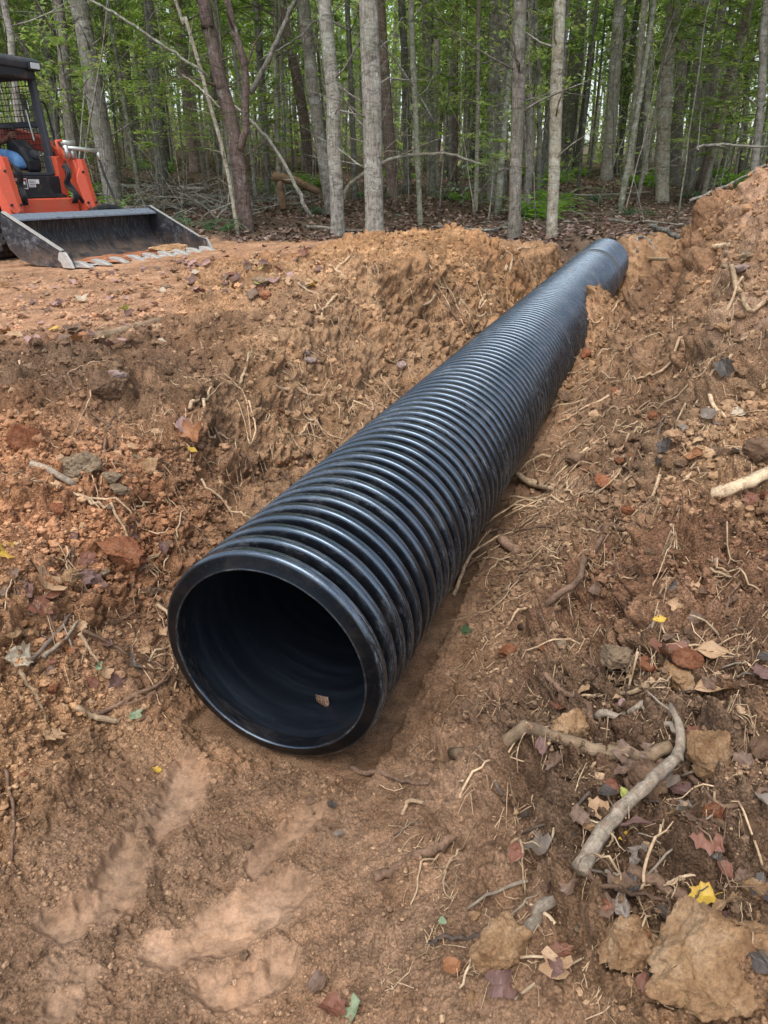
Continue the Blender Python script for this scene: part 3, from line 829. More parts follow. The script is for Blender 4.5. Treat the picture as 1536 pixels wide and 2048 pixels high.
def build_loader():
    root = empty('track_loader', (LO[0], LO[1], LZ), 'orange compact track loader with black cab standing at the wood edge, bucket lowered', 'loader')
    root.rotation_euler = (0, 0, LROT)
    O, B, G = M['orange'], M['black_paint'], M['cab_grey']
    # bucket --------------------------------------------------
    W = 1.15
    bm = MB()
    prof = [(0.0,.0),(-.55,.0),(-.78,.05),(-.93,.17),(-1.0,.32),(-.97,.46),(-.94,.505)]
    inn = [(-.93,.49),(-.955,.44),(-.975,.32),(-.91,.185),(-.77,.075),(-.55,.022),(0,.018)]
    poly = prof + inn
    n = len(poly)
    V = [(x, -W, z) for x, z in poly] + [(x, W, z) for x, z in poly]
    F = [(i, i+1, n+i+1, n+i) for i in range(n-1)] + [(n-1, 0, n, 2*n-1)]
    m_ = len(prof)
    for i in range(m_-1):   # end caps as quads
        a, b, c, d = i, i+1, n-2-i, n-1-i
        F += [(a, d, c, b), (n+a, n+b, n+c, n+d)]
    bm.add(V, F)
    bucket = bm.build('bucket', M['bucket'], root)
    # folded top rim
    r = MB(); r.prism([(-.975,.43),(-.99,.515),(-.93,.53),(-.80,.475),(-.80,.455),(-.93,.495)], -W+.012, W-.012); r.build('top_rim', M['bucket_top'], bucket, bevel=.004)
    for s in (-1, 1):
        sp = MB()
        pl = [(.0,.0),(-.55,-.003),(-.80,.045),(-.95,.165),(-1.02,.32),(-.99,.55),(-.94,.56),(-.10,.17),(-.02,.155)]
        sp.prism(pl, s*W-.014 + s*.014, s*W+.014 + s*.014)
        so = sp.build('side_plate', M['bucket'], bucket, bevel=.003)
        st = MB(); st.prism([(-.97,.54),(-.10,.155),(-.13,.09),(-.99,.45)], s*(W+.030), s*(W+.048)); st.build('wear_strip', M['bucket'], bucket, bevel=.003)
        ed = MB(); ed.prism([(-.93,.562),(-.11,.182),(-.115,.168),(-.935,.548)], s*(W+.028)-.022, s*(W+.028)+.022); ed.build('polished_edge', M['steel'], bucket)
        sc = MB(); sc.prism([(-.13,.16),(-.03,.165),(.035,.07),(.06,.0),(-.10,.0),(-.12,.05),(-.16,.085)], s*(W+.050), s*(W+.075)); sc.build('side_cutter', M['steel'], bucket, bevel=.006)
    ce = MB(); ce.prism([(-.16,.019),(.02,.019),(.045,.008),(.02,.0),(-.02,-.004),(-.16,-.004)], -W, W); ce.build('cutting_edge', M['steel'], bucket)
    for k in range(9):
        y = -W+.06 + k*(2*W-.12)/8
        tt = MB(); yj = y; V = [(-.05,y-.045,.0),(-.05,y+.045,.0),(-.05,y+.045,.065),(-.05,y-.045,.065),(.06,y-.042,.0),(.06,y+.042,.0),(.06,y+.042,.06),(.06,y-.042,.06),(.20,y-.034,.002),(.20,y+.034,.002),(.20,y+.034,.014),(.20,y-.034,.014)]
        tt.add(V, [(0,3,2,1),(0,1,5,4),(1,2,6,5),(2,3,7,6),(3,0,4,7),(4,5,9,8),(5,6,10,9),(6,7,11,10),(7,4,8,11),(8,9,10,11)])
        tt.build('tooth', M['steel'], bucket, bevel=.006)
    # soil lying in the bucket (part of the load, a heap)
    # quick hitch behind the bucket
    q = MB(); q.box((-1.12,-.60,.10),(-1.03,.60,.46)); q.box((-1.4,-.66,.14),(-1.12,-.54,.42)); q.box((-1.4,.54,.14),(-1.12,.66,.42)); q.build('quick_hitch', B, root, bevel=.01)
    ml = MB(); ml.tube([(-1.05,.28,.53),(-1.08,.5,.55),(-1.05,.72,.53)],[.035,.05,.035],10); ml.box((-1.14,.2,.46),(-1.00,.8,.53)); ml.build('hitch_lever', B, root, bevel=.006)
    # lift arms ----------------------------------------------
    for s in (-1, 1):
        c = s*.60
        am = MB()
        # drop section in front
        am.prism([(-1.66,1.13),(-1.56,1.12),(-1.53,1.02),(-1.50,.72),(-1.44,.50),(-1.36,.34),(-1.50,.32),(-1.60,.52),(-1.68,.80),(-1.74,1.05)], c-.06, c+.11)
        arm = am.build('lift_arm', O, root, bevel=.012)
        a2 = MB(); a2.prism([(-1.74,1.05),(-1.66,1.15),(-2.2,1.42),(-3.3,1.66),(-3.45,1.60),(-3.4,1.46),(-2.2,1.24)], c+.02*s-.05, c+.02*s+.09); a2.build('upper_beam', O, arm, bevel=.012)
        # bolted cover plates facing the bucket
        cp = MB()
        # a broad shield, wider at the bottom, notched at its upper inner corner
        ys0, ys1 = (c-.12, c+.13)
        st_ = [(1.13, .42, 1.0, -1.545), (1.02, .40, 1.0, -1.52), (.93, .12, 1.0, -1.505), (.84, .0, 1.0, -1.49), (.56, .16, .97, -1.425), (.52, .28, .90, -1.415), (.50, .5, .80, -1.41)]
        Vc = []
        for (z, l, r_, x) in st_:
            a_, b_ = ys0+(ys1-ys0)*l, ys0+(ys1-ys0)*r_
            m__ = ys0+(ys1-ys0)*.62
            for y_, dx_ in ((a_, 0), (max(m__, a_+.01), .022), (b_, 0)): Vc.append((x+dx_, y_, z))
            for y_, dx_ in ((a_, 0), (max(m__, a_+.01), .022), (b_, 0)): Vc.append((x+dx_-.018, y_, z))
        Fc = []
        for i_ in range(6):
            o_ = i_*6
            Fc += [(o_, o_+6, o_+7, o_+1), (o_+1, o_+7, o_+8, o_+2), (o_+3, o_+4, o_+10, o_+9), (o_+4, o_+5, o_+11, o_+10), (o_, o_+3, o_+9, o_+6), (o_+2, o_+8, o_+11, o_+5)]
        Fc += [(0, 1, 4, 3), (1, 2, 5, 4), (36, 39, 40, 37), (37, 40, 41, 38)]
        cp.add(Vc, Fc)
        cp.build('cover_plate', O, arm, bevel=.012)
        for (x, yy, z) in ((-1.515, c+.01, .97), (-1.44, c-.05, .60), (-1.43, c+.08, .60)):
            ri = MB(); ri.tube([(x, yy, z), (x+.035, yy, z+.008)], .015, 8); ri.build('bolt', B, arm)
        hy = MB(); hy.tube([(-1.78,c-.03*s,.95),(-1.50,c-.03*s,.60)],.042,10); hy.tube([(-1.50,c-.03*s,.60),(-1.22,c-.03*s,.34)],.022,10); hy.build('tilt_cylinder', B, arm, smooth=True)
        ho = MB()
        for k in range(3):
            y0 = c - s*(.16+.03*k)
            ho.tube(smooth_path([(-1.60,y0,1.10-.03*k),(-1.50,y0-s*.03,.96),(-1.56,y0-s*.05,.82),(-1.47,y0,.72),(-1.50,y0-s*.02,.60)],10), .014, 7)
        ho.build('hydraulic_hose', B, arm, smooth=True)
    # auxiliary couplers on the far arm
    cu = MB(); cu_x = -.10
    cu.tube([(-1.46,.47,1.17),(-1.46,.47,1.33)],.028,10); cu.tube([(-1.46,.56,1.17),(-1.46,.56,1.30)],.028,10)
    cu.tube([(-1.48,.44,1.30),(-1.40,.66,1.29),(-1.33,.88,1.27)],.026,10); cu.tube([(-1.33,.88,1.275),(-1.32,.88,1.16)],.022,10)
    cu.tube([(-1.52,.44,1.36),(-1.46,.62,1.36)],.032,10)
    fo = cu.build('coupler', M['fitting'], root, smooth=True, loc=(-.12, 0, -.04))
    rc = MB(); rc.tube([(-1.50,.40,1.17),(-1.51,.39,1.30),(-1.52,.38,1.37),(-1.50,.46,1.38)],.022,8); rc.build('red_cap', O, fo, smooth=True)
    hs_ = MB(); hs_.tube(smooth_path([(-1.32,.88,1.16),(-1.28,.90,.95),(-1.18,.9,.7),(-1.12,.88,.5)],12),.015,8); hs_.build('hose', B, fo, smooth=True)
    # chassis -------------------------------------------------
    ch = MB(); ch.box((-3.2,-.52,.35),(-1.84,.52,.95)); ch.build('chassis', B, root, bevel=.02)
    cm = MB(); cm.box((-1.62,-.50,.44),(-1.54,.50,.665)); cm.box((-1.56,-.46,.30),(-1.50,.46,.43)); cm.build('front_crossmember', O, root, bevel=.015)
    for s in (-1, 1):
        sd = MB(); sd.box((-1.90,s*.465-.06,.60),(-1.72,s*.465+.06,1.16)); sd.build('side_upright', O, root, bevel=.015)
    hd = MB(); hd.prism([(-2.9,.95),(-2.95,1.45),(-3.55,1.40),(-3.62,.62),(-3.1,.55)], -.5, .5); hd.build('engine_hood', O, root, bevel=.03)
    # step panel under the cab door with safety stickers
    pn = MB(); pn.box((-1.68,-.42,.69),(-1.60,.40,.925)); po = pn.build('step_panel', B, root, bevel=.008)
    stp = MB(); stp.box((-1.60,-.33,.672),(-1.52,.40,.70)); 
    for k in range(16): stp.box((-1.595+.0,-.32+.045*k,.70),(-1.53,-.30+.045*k,.712))
    stp.box((-1.59,-.26,.60),(-1.555,-.21,.672)); stp.box((-1.59,.24,.60),(-1.555,.29,.672)); stp.build('tread_step', B, po, bevel=.004)
    x0 = -1.598
    def sticker(name, y0, y1, z0, z1, mt, x=x0, par=po):
        b = MB(); b.box((x, y0, z0), (x+.0015, y1, z1)); return b.build(name, mt, par)
    sticker('white_sticker', -.375, -.125, .775, .895, M['white_label'])
    for (a, b, c, d, mt) in ((-.365,-.26,.79,.868,'sticker_ink'),(-.25,-.135,.785,.885,'sticker_ink')):
        sticker('sticker_panel', a, b, c, d, M[mt], x0+.002)
    sticker('red_strip', -.37, -.13, .876, .889, M['sticker_red'], x0+.0035)
    sticker('yellow_sticker', -.35, -.25, .765, .825, M['yellow_label'], x0+.004)
    for k in range(2): sticker('sticker_figure', -.225+.042*k, -.20+.042*k, .825, .86, M['white_label'], x0+.004)
    sticker('white_sticker', -.105, .0, .795, .885, M['white_label'])
    sticker('white_sticker', .005, .06, .835, .885, M['white_label'])
    for k in range(4): sticker('sticker_text', -.095, -.012, .805+.019*k, .8125+.019*k, M['sticker_ink'], x0+.002)
    # cab -----------------------------------------------------
    Z0, Z1 = .945, 2.13
    cab = MB()
    # floor and sill
    cab.box((-2.75,-.47,.93),(-1.66,.47,.965))
    cabo = cab.build('cab_frame', G, root, bevel=.006)
    def post(name, p, q, w, d, par=cabo, mt=G):
        b = MB(); p = np.array(p); q = np.array(q)
        V = []
        for c in (p, q):
            for sx, sy in ((-1,-1),(1,-1),(1,1),(-1,1)): V.append((c[0]+sx*d/2, c[1]+sy*w/2, c[2]))
        b.add(V, [(0,3,2,1),(4,5,6,7),(0,1,5,4),(1,2,6,5),(2,3,7,6),(3,0,4,7)])
        return b.build(name, mt, par, bevel=.012)
    for s in (-1, 1):
        post('front_post', (-1.70,s*.44,Z0), (-1.80,s*.43,Z1), .065, .10)
        post('post_foot', (-1.69,s*.43,Z0), (-1.72,s*.435,1.16), .10, .13)
        post('rear_post', (-2.75,s*.44,Z0), (-2.72,s*.43,Z1), .07, .10)
        rl = MB(); rl.box((-2.72,s*.43-.03,Z1-.10),(-1.80,s*.43+.03,Z1)); rl.box((-2.72,s*.44-.025,1.50),(-1.78,s*.44+.025,1.56)); rl.build('side_rail', G, cabo, bevel=.008)
        # wire guard: a welded mesh window
        wg = MB()
        for k in range(15):
            x = -2.66 + k*.062
            wg.tube([(x,s*.44,1.0),(x,s*.435,Z1-.1)],.0045,4)
        for k in range(16):
            z = 1.03 + k*.067
            wg.tube([(-2.70,s*.438,z),(-1.76,s*.438,z)],.0045,4)
        wg.build('wire_guard', B, cabo)
    rf = MB()
    rf.prism([(-1.66,2.235),(-1.64,2.20),(-1.66,2.13),(-2.90,2.15),(-2.92,2.20),(-2.88,2.25),(-1.74,2.262)], -.50, .50)
    ro = rf.build('roof', G, cabo, bevel=.02)
    fb = MB(); fb.box((-1.78,-.42,2.02),(-1.68,.42,2.14)); fb.build('front_header', B, cabo, bevel=.02)
    rd = MB(); rd.box((-1.84,-.40,2.03),(-1.79,.20,2.07)); rd.build('red_strap', M['sticker_red'], cabo, bevel=.01)
    for s in (-1, 1):
        hb = MB(); hb.box((-1.68,s*.37-.085,2.115),(-1.615,s*.37+.085,2.215)); ho_ = hb.build('headlight', B, ro, bevel=.012)
        hl = MB(); hl.box((-1.613,s*.37-.068,2.132),(-1.605,s*.37+.068,2.198)); hl.build('lens', M['lens'], ho_, bevel=.003)
    # grab tube on the cab side
    gt = MB(); gt.tube(smooth_path([(-1.80,.50,1.80),(-1.82,.60,1.78),(-1.82,.64,1.60),(-1.80,.64,1.30),(-1.75,.52,1.16)],18),.014,8); gt.build('grab_rail', B, cabo, smooth=True)
    wp = MB(); wp.tube([(-1.95,.40,1.70),(-1.90,.40,1.35)],.010,6); wp.build('wiper_arm', M['fitting'], cabo)
    # seat and controls
    se = MB(); se.prism([(-2.62,1.02),(-2.10,1.02),(-2.05,1.10),(-2.10,1.16),(-2.52,1.14),(-2.62,1.75),(-2.72,1.74)], -.34, .12); se.build('operator_seat', B, root, bevel=.03)
    co_ = MB(); co_.prism([(-2.02,.97),(-1.80,.97),(-1.78,1.10),(-1.86,1.27),(-1.98,1.36),(-2.12,1.34),(-2.16,1.10)], .13, .36)
    cpo = co_.build('control_console', B, root, bevel=.035)
    dk = MB(); dk.tube([(-1.815,.27,1.175),(-1.785,.27,1.185)],.055,20); dk.tube([(-1.79,.27,1.184),(-1.775,.27,1.189)],.035,20); dk.build('round_dial', G, cpo)
    js = MB(); js.tube([(-2.05,.22,1.33),(-2.03,.20,1.43)],.02,10); js.tube([(-2.03,.20,1.43),(-2.01,.19,1.53)],[.03,.034],12); js.build('joystick', B, cpo, smooth=True)
    js = MB(); js.box((-2.2,-.52+.06,1.15),(-1.95,-.36,1.30)); js.tube([(-2.03,-.40,1.30),(-2.0,-.38,1.48)],[.02,.03],12); js.build('joystick', B, root, bevel=.02)
    bk = MB(); bk.box((-2.78,-.44,.95),(-2.73,.44,1.2)); bk.box((-2.78,-.44,2.0),(-2.73,.44,2.1)); bk.build('rear_panel', B, cabo)
    for o_ in root.children:
        if o_.name.split('.')[0] in ('cab_frame', 'operator_seat', 'control_console', 'joystick', 'step_panel'): o_.location.x -= .15 if o_.name[0] != 's' else .11
    # rubber tracks -------------------------------------------
    for s in (-1, 1):
        c = s*.74
        loop = [(-1.38,.22),(-1.55,.04),(-1.75,.0),(-3.0,.0),(-3.2,.05),(-3.38,.24),(-3.28,.48),(-3.05,.74),(-2.8,.78),(-2.6,.72),(-1.75,.48),(-1.48,.40)]
        lp = smooth_path([(x, 0, z) for x, z in loop+[loop[0]]], 120)[:-1]
        cen = lp.mean(0); T = np.roll(lp, -1, 0)-np.roll(lp, 1, 0); T /= np.linalg.norm(T, axis=1)[:, None]
        N = np.stack([T[:, 2], 0*T[:, 0], -T[:, 0]], 1)
        if ((lp-cen)*N).sum() < 0: N = -N
        V = []; n = len(lp)
        for i in range(n):
            out = .032 if (i//2) % 2 == 0 else .0
            o_ = lp[i]+N[i]*out; in_ = lp[i]-N[i]*.03
            V += [(o_[0], c-.16, max(o_[2], .0)), (o_[0], c+.16, max(o_[2], .0)), (in_[0], c+.16, in_[2]), (in_[0], c-.16, in_[2])]
        F = []
        for i in range(n):
            j = (i+1) % n
            for k in range(4): F.append((i*4+k, i*4+(k+1) % 4, j*4+(k+1) % 4, j*4+k))
        tm_ = MB(); tm_.add(V, F); tr = tm_.build('rubber_track', M['rubber'], root)
        for (x, z, r) in ((-1.62,.25,.19),(-3.13,.27,.19),(-2.82,.52,.20),(-2.0,.12,.11),(-2.35,.12,.11),(-2.7,.12,.11)):
            w = MB(); w.tube([(x,c-.10,z),(x,c+.10,z)],r,20); w.tube([(x,c-.13,z),(x,c+.13,z)],r*.45,14); w.build('track_roller', B if r < .2 else O, tr, smooth=False)
        tf = MB(); tf.prism([(-1.7,.2),(-3.05,.2),(-2.9,.5),(-2.4,.55),(-1.75,.38)], c-.06, c+.06); tf.build('track_frame', B, root)
    return root

def skin_body(name, joints, edges, mt, parent, sub=2):
    me = bpy.data.meshes.new(name)
    me.from_pydata([j[:3] for j in joints], edges, [])
    o = put(name, me, parent)
    sk = o.modifiers.new('skin', 'SKIN')
    for i, j in enumerate(joints):
        r = j[3] if len(j) > 3 else .05
        rr = (r, r) if not isinstance(r, tuple) else r
        me.skin_vertices[0].data[i].radius = rr
        me.skin_vertices[0].data[i].use_root = (i == 0)
    sd = o.modifiers.new('sub', 'SUBSURF'); sd.levels = sub; sd.render_levels = sub
    me.materials.append(mt)
    sk.use_smooth_shade = True
    return o

def build_operator():
    cy = -.12
    # seated in the cab, hands on the levers; local frame of the loader
    root_m = Matrix.Translation((LO[0], LO[1], LZ)) @ Matrix.Rotation(LROT, 4, 'Z') @ Matrix.Translation((-.13, 0, -.035))
    J = [(-2.42,cy,1.20,(.15,.12)),(-2.46,cy,1.36,(.15,.11)),(-2.46,cy,1.52,(.17,.11)),(-2.44,cy,1.62,(.12,.08)),(-2.42,cy,1.69,.052),(-2.40,cy,1.76,(.068,.075)),(-2.375,cy,1.84,(.076,.092)),(-2.38,cy,1.90,(.06,.07))]
    E = [(0,1),(1,2),(2,3),(3,4),(4,5),(5,6),(6,7)]
    def chain(start, pts):
        k = start
        for p in pts:
            J.append(p); E.append((k, len(J)-1)); k = len(J)-1
        return k
    for s, hx, hy, hz in ((1, -2.03, .17, 1.44), (-1, -2.02, -.36, 1.42)):
        chain(3, [(-2.43,cy+s*.17,1.60,.062),(-2.40,cy+s*.24,1.48,.052),(-2.34,cy+s*.27,1.36,.046),(-2.20,(cy+s*.27+hy)/2,1.37,.040),(hx-.07,hy,hz-.02,.026)])
        chain(0, [(-2.36,cy+s*.10,1.17,.092),(-2.12,cy+s*.14,1.17,.082),(-1.90,cy+s*.17,1.14,.062),(-1.87,cy+s*.17,1.10,.060),(-1.84,cy+s*.17,1.04,.05)])
    person = skin_body('person', J, E, M['skin'], None)
    person.matrix_world = root_m
    tag(person, 'person in blue jeans and dark shirt seated in the cab of the orange loader', 'person')
    # face
    fa = MB()
    fa.tube([(-2.305,cy,1.855),(-2.275,cy,1.825)],[.008,.014],8); fa.build('nose', M['skin'], person, smooth=True)
    for s in (-1, 1):
        b = MB(); b.tube([(-2.38,cy+s*.070,1.86),(-2.385,cy+s*.084,1.835),(-2.38,cy+s*.070,1.805)],[.012,.015,.010],8); b.build('ear', M['skin'], person, smooth=True)
        b = MB(); b.tube([(-2.312,cy+s*.028-.010,1.853),(-2.308,cy+s*.028,1.853),(-2.312,cy+s*.028+.010,1.853)],[.005,.008,.005],8); b.build('eye', M['white_label'], person, smooth=True)
    b = MB(); b.tube([(-2.302,cy-.022,1.795),(-2.294,cy,1.793),(-2.302,cy+.022,1.795)],[.004,.007,.004],8); b.build('mouth', M['sticker_red'], person, smooth=True)
    # cap with brim
    cap = MB(); rs = []
    N_ = 16; rings = [(1.875,.092,.105),(1.90,.094,.107),(1.94,.086,.098),(1.968,.06,.07),(1.98,.02,.02)]
    V = []
    for z, rx, ry in rings:
        for k in range(N_): t = 2*math.pi*k/N_; V.append((-2.385+ry*math.cos(t), cy+rx*math.sin(t), z))
    F = [(i*N_+j, i*N_+(j+1) % N_, (i+1)*N_+(j+1) % N_, (i+1)*N_+j) for i in range(4) for j in range(N_)] + [tuple(range(4*N_, 5*N_))]
    cap.add(V, F)
    cap.prism([(-2.30,cy-.07),(-2.22,cy-.055),(-2.19,cy),(-2.22,cy+.055),(-2.30,cy+.07)], 1.878, 1.890, 'z')
    cap.build('cap', M['shirt'], person, smooth=True)
    # clothing follows the body
    TJ = [(-2.42,cy,1.20,(.165,.135)),(-2.46,cy,1.36,(.165,.125)),(-2.46,cy,1.52,(.185,.125)),(-2.44,cy,1.61,(.135,.095)),(-2.43,cy,1.655,.07)]
    TE = [(0,1),(1,2),(2,3),(3,4)]
    for s in (-1, 1):
        n = len(TJ); TJ += [(-2.43,cy+s*.175,1.595,.078),(-2.40,cy+s*.245,1.47,.070),(-2.36,cy+s*.272,1.39,.066)]; TE += [(3,n),(n,n+1),(n+1,n+2)]
    skin_body('shirt', TJ, TE, M['shirt'], person)
    JJ = [(-2.42,cy,1.20,(.17,.14))]; JE = []
    for s in (-1, 1):
        n = len(JJ); JJ += [(-2.34,cy+s*.10,1.175,.118),(-2.12,cy+s*.14,1.18,.110),(-1.91,cy+s*.17,1.16,.098),(-1.86,cy+s*.17,1.08,.09),(-1.85,cy+s*.17,1.03,.085)]
        JE += [(0,n),(n,n+1),(n+1,n+2),(n+2,n+3),(n+3,n+4)]
    skin_body('jeans', JJ, JE, M['jeans'], person)
    for s in (-1, 1):
        b = MB(); b.prism([(-1.93,.968),(-1.70,.968),(-1.70,.985),(-1.76,1.01),(-1.84,1.035),(-1.92,1.035)], cy+s*.17-.045, cy+s*.17+.045); b.build('boot', M['boot'], person, bevel=.015)
    # hands closed round the levers
    for s, hx, hy, hz in ((1, -2.03, .17, 1.44), (-1, -2.02, -.36, 1.42)):
        hj = [(hx-.085,hy,hz-.022,.024),(hx-.035,hy-s*.012,hz-.005,(.018,.036)),(hx-.01,hy-s*.03,hz-.0,(.015,.032))]; he = [(0,1),(1,2)]
        for f in range(4):
            zz = hz+.032-.020*f; ln = [.9, 1, .95, .75][f]; k = len(hj)
            hj += [(hx+.018,hy-s*.038,zz,.0085),(hx+.040*ln,hy-s*.020,zz-.002,.008),(hx+.046*ln,hy+s*.006,zz-.003,.0075),(hx+.032*ln,hy+s*.026,zz-.003,.007)]
            he += [(2,k),(k,k+1),(k+1,k+2),(k+2,k+3)]
        k = len(hj); hj += [(hx-.03,hy+s*.02,hz+.02,.011),(hx-.002,hy+s*.036,hz+.036,.0095),(hx+.016,hy+s*.034,hz+.046,.008)]; he += [(1,k),(k,k+1),(k+1,k+2)]
        skin_body('hand', hj, he, M['skin'], person, 1)
    return person

# ------------------------------------------------------------------ trees
def trunk_mesh(path, radii, seg=14, seed=0, flare=True, lump=.05):
    rs = np.random.default_rng(seed)
    path = np.asarray(path, float); n = len(path)
    V, F = tube_geo(path, radii, seg, True)
    V = V.reshape(n, seg, 3)
    a = np.linspace(0, 2*np.pi, seg, endpoint=False)
    z = path[:, 2]-path[0, 2]
    rad = np.broadcast_to(radii, (n,))
    off = np.zeros((n, seg))
    for k in (2, 3, 5):
        ph = rs.random()*6.28
        off += lump/k*2 * np.sin(k*a[None, :] + ph + z[:, None]*(.9+.8*rs.random()))
    if flare:
        off += (np.exp(-z/.16)*.45)[:, None] * (.6+.5*np.sin(4*a+rs.random()*6)+.3*np.sin(7*a+rs.random()*6))[None, :]
    V = path[:, None, :] + (V-path[:, None, :])*(1+off)[:, :, None]
    return V.reshape(-1, 3), F

def dead_branches(mb, path, radii, k, rs, z0=.8, z1=8, L=(.3, 1.6)):
    z = path[:, 2]-path[0, 2]
    for _ in range(k):
        h = z0 + (z1-z0)*rs.random()
        i = min(int(np.searchsorted(z, h)), len(path)-1)
        p = path[i]; th = rs.random()*6.283; ln = L[0]+(L[1]-L[0])*rs.random()**1.6
        d = np.array([math.cos(th), math.sin(th), .15+.7*rs.random()])
        pts = [p]
        for s in range(4):
            d = d + rs.normal(size=3)*.18; pts.append(pts[-1]+d/np.linalg.norm(d)*ln/4)
        r0 = min(radii[i]*.3, .022)*(.5+.5*rs.random())
        mb.tube(pts, np.linspace(r0, .003, 5), 5)
        if ln > .8:
            q = pts[2]; d2 = d + rs.normal(size=3)*.5; mb.tube([q, q+d2*ln*.22, q+d2*ln*.4+rs.normal(size=3)*.04], [.006, .004, .002], 4)

LEAFG = np.array([(.22,.34,.075),(.30,.44,.095),(.18,.29,.075),(.40,.51,.13),(.28,.42,.15),(.46,.50,.17)])
LEAFG = LEAFG*.84 + LEAFG.mean(1, keepdims=True)*.16
def leaf_cards(cent, nrm_jit, size, rs, cols, elong=1.6):
    """kite-shaped leaf blades, each folded a little on its midrib"""
    n = len(cent)
    th = rs.random(n)*6.283
    tilt = rs.normal(size=n)*nrm_jit; til2 = rs.normal(size=n)*nrm_jit
    f = np.stack([np.cos(th), np.sin(th), np.sin(tilt)], 1); f /= np.linalg.norm(f, axis=1)[:, None]
    s = np.stack([-np.sin(th), np.cos(th), np.sin(til2)], 1); s /= np.linalg.norm(s, axis=1)[:, None]
    up = np.cross(f, s)
    sz = (size*(.6+.8*rs.random(n)))[:, None]
    base = cent - f*sz*.5*elong; tip = cent + f*sz*.5*elong
    l = cent + s*sz*.42 + up*sz*.12; r = cent - s*sz*.42 + up*sz*.12
    V = np.stack([base, l, tip, r], 1).reshape(-1, 3)
    i = np.arange(n)*4
    F = np.stack([i, i+1, i+2, i+3], 1)
    cc = cols[rs.integers(0, len(cols), n)]*(.75+.5*rs.random((n, 1)))
    return V, F, np.repeat(cc, 4, 0)

def crown_mesh(name, seed, z0, z1, rad, nb, nl, leaf, taper=1, bark=None, cols=LEAFG, lean=0):
    """limbs springing from the stem axis with flat sprays of leaves"""
    rs = np.random.default_rng(seed); mb = MB(); cents = []
    for k in range(nb):
        t = (k+rs.random())/nb; z = z0+(z1-z0)*t
        th = rs.random()*6.283; R = rad*(.45+.65*rs.random())*(1-.55*abs(t-.35)*taper)
        d = np.array([math.cos(th), math.sin(th), .15+.45*rs.random()])
        p = np.array([0, 0, z]); pts = [p]
        for s in range(5):
            d = d + rs.normal(size=3)*.16; d[2] -= .05; p = p + d/np.linalg.norm(d)*R/5; pts.append(p)
        pts = np.array(pts)
        mb.tube(pts, np.linspace(.006+.010*R, .003, 6), 4)
        m = int(nl*(.5+rs.random()))
        tt = rs.random(m)**.7; seg = np.clip((tt*5).astype(int), 0, 4); fr = tt*5-seg
        c = pts[seg]*(1-fr)[:, None] + pts[seg+1]*fr[:, None]
        tw = rs.integers(0, 9, m); ta = rs.random(9)*6.283; tl = .12+.30*rs.random(9)*R
        c = c + np.stack([np.cos(ta[tw])*tl[tw], np.sin(ta[tw])*tl[tw], 0*tw], 1)*rs.random((m, 1)) + rs.normal(size=(m, 3))*np.array([.07, .07, .035])*R
        cents.append(c)
    cents = np.concatenate(cents)
    V, F, cc = leaf_cards(cents, .45, leaf, rs, cols)
    bv = np.concatenate(mb.V); nb_ = len(bv)
    allV = np.concatenate([bv, V]); allF = [tuple(f) for f in mb.F] + [tuple(x) for x in (F+nb_).tolist()]
    quad = [f if len(f) == 4 else f for f in allF]
    col = np.concatenate([np.tile([.10,.085,.065], (nb_, 1)), cc])
    midx = np.concatenate([np.zeros(len(mb.F)), np.ones(len(F))]).astype(int)
    return mesh_of(name, allV, allF, [bark or M['bark_brown'], M['green_leaf']], False, cols=col, midx=midx)

CROWN = {}
def crowns():
    CROWN['high'] = [crown_mesh('crown', 300+i, 0, 5.5, 2.6, 17, 55, .13) for i in range(3)]
    CROWN['mid'] = [crown_mesh('crown', 310+i, 0, 6.0, 1.7, 34, 75, .085) for i in range(4)]
    CROWN['low'] = [crown_mesh('crown', 320+i, 0, 3.2, 1.25, 18, 75, .06, cols=LEAFG[[1, 3, 4, 5]]) for i in range(4)]

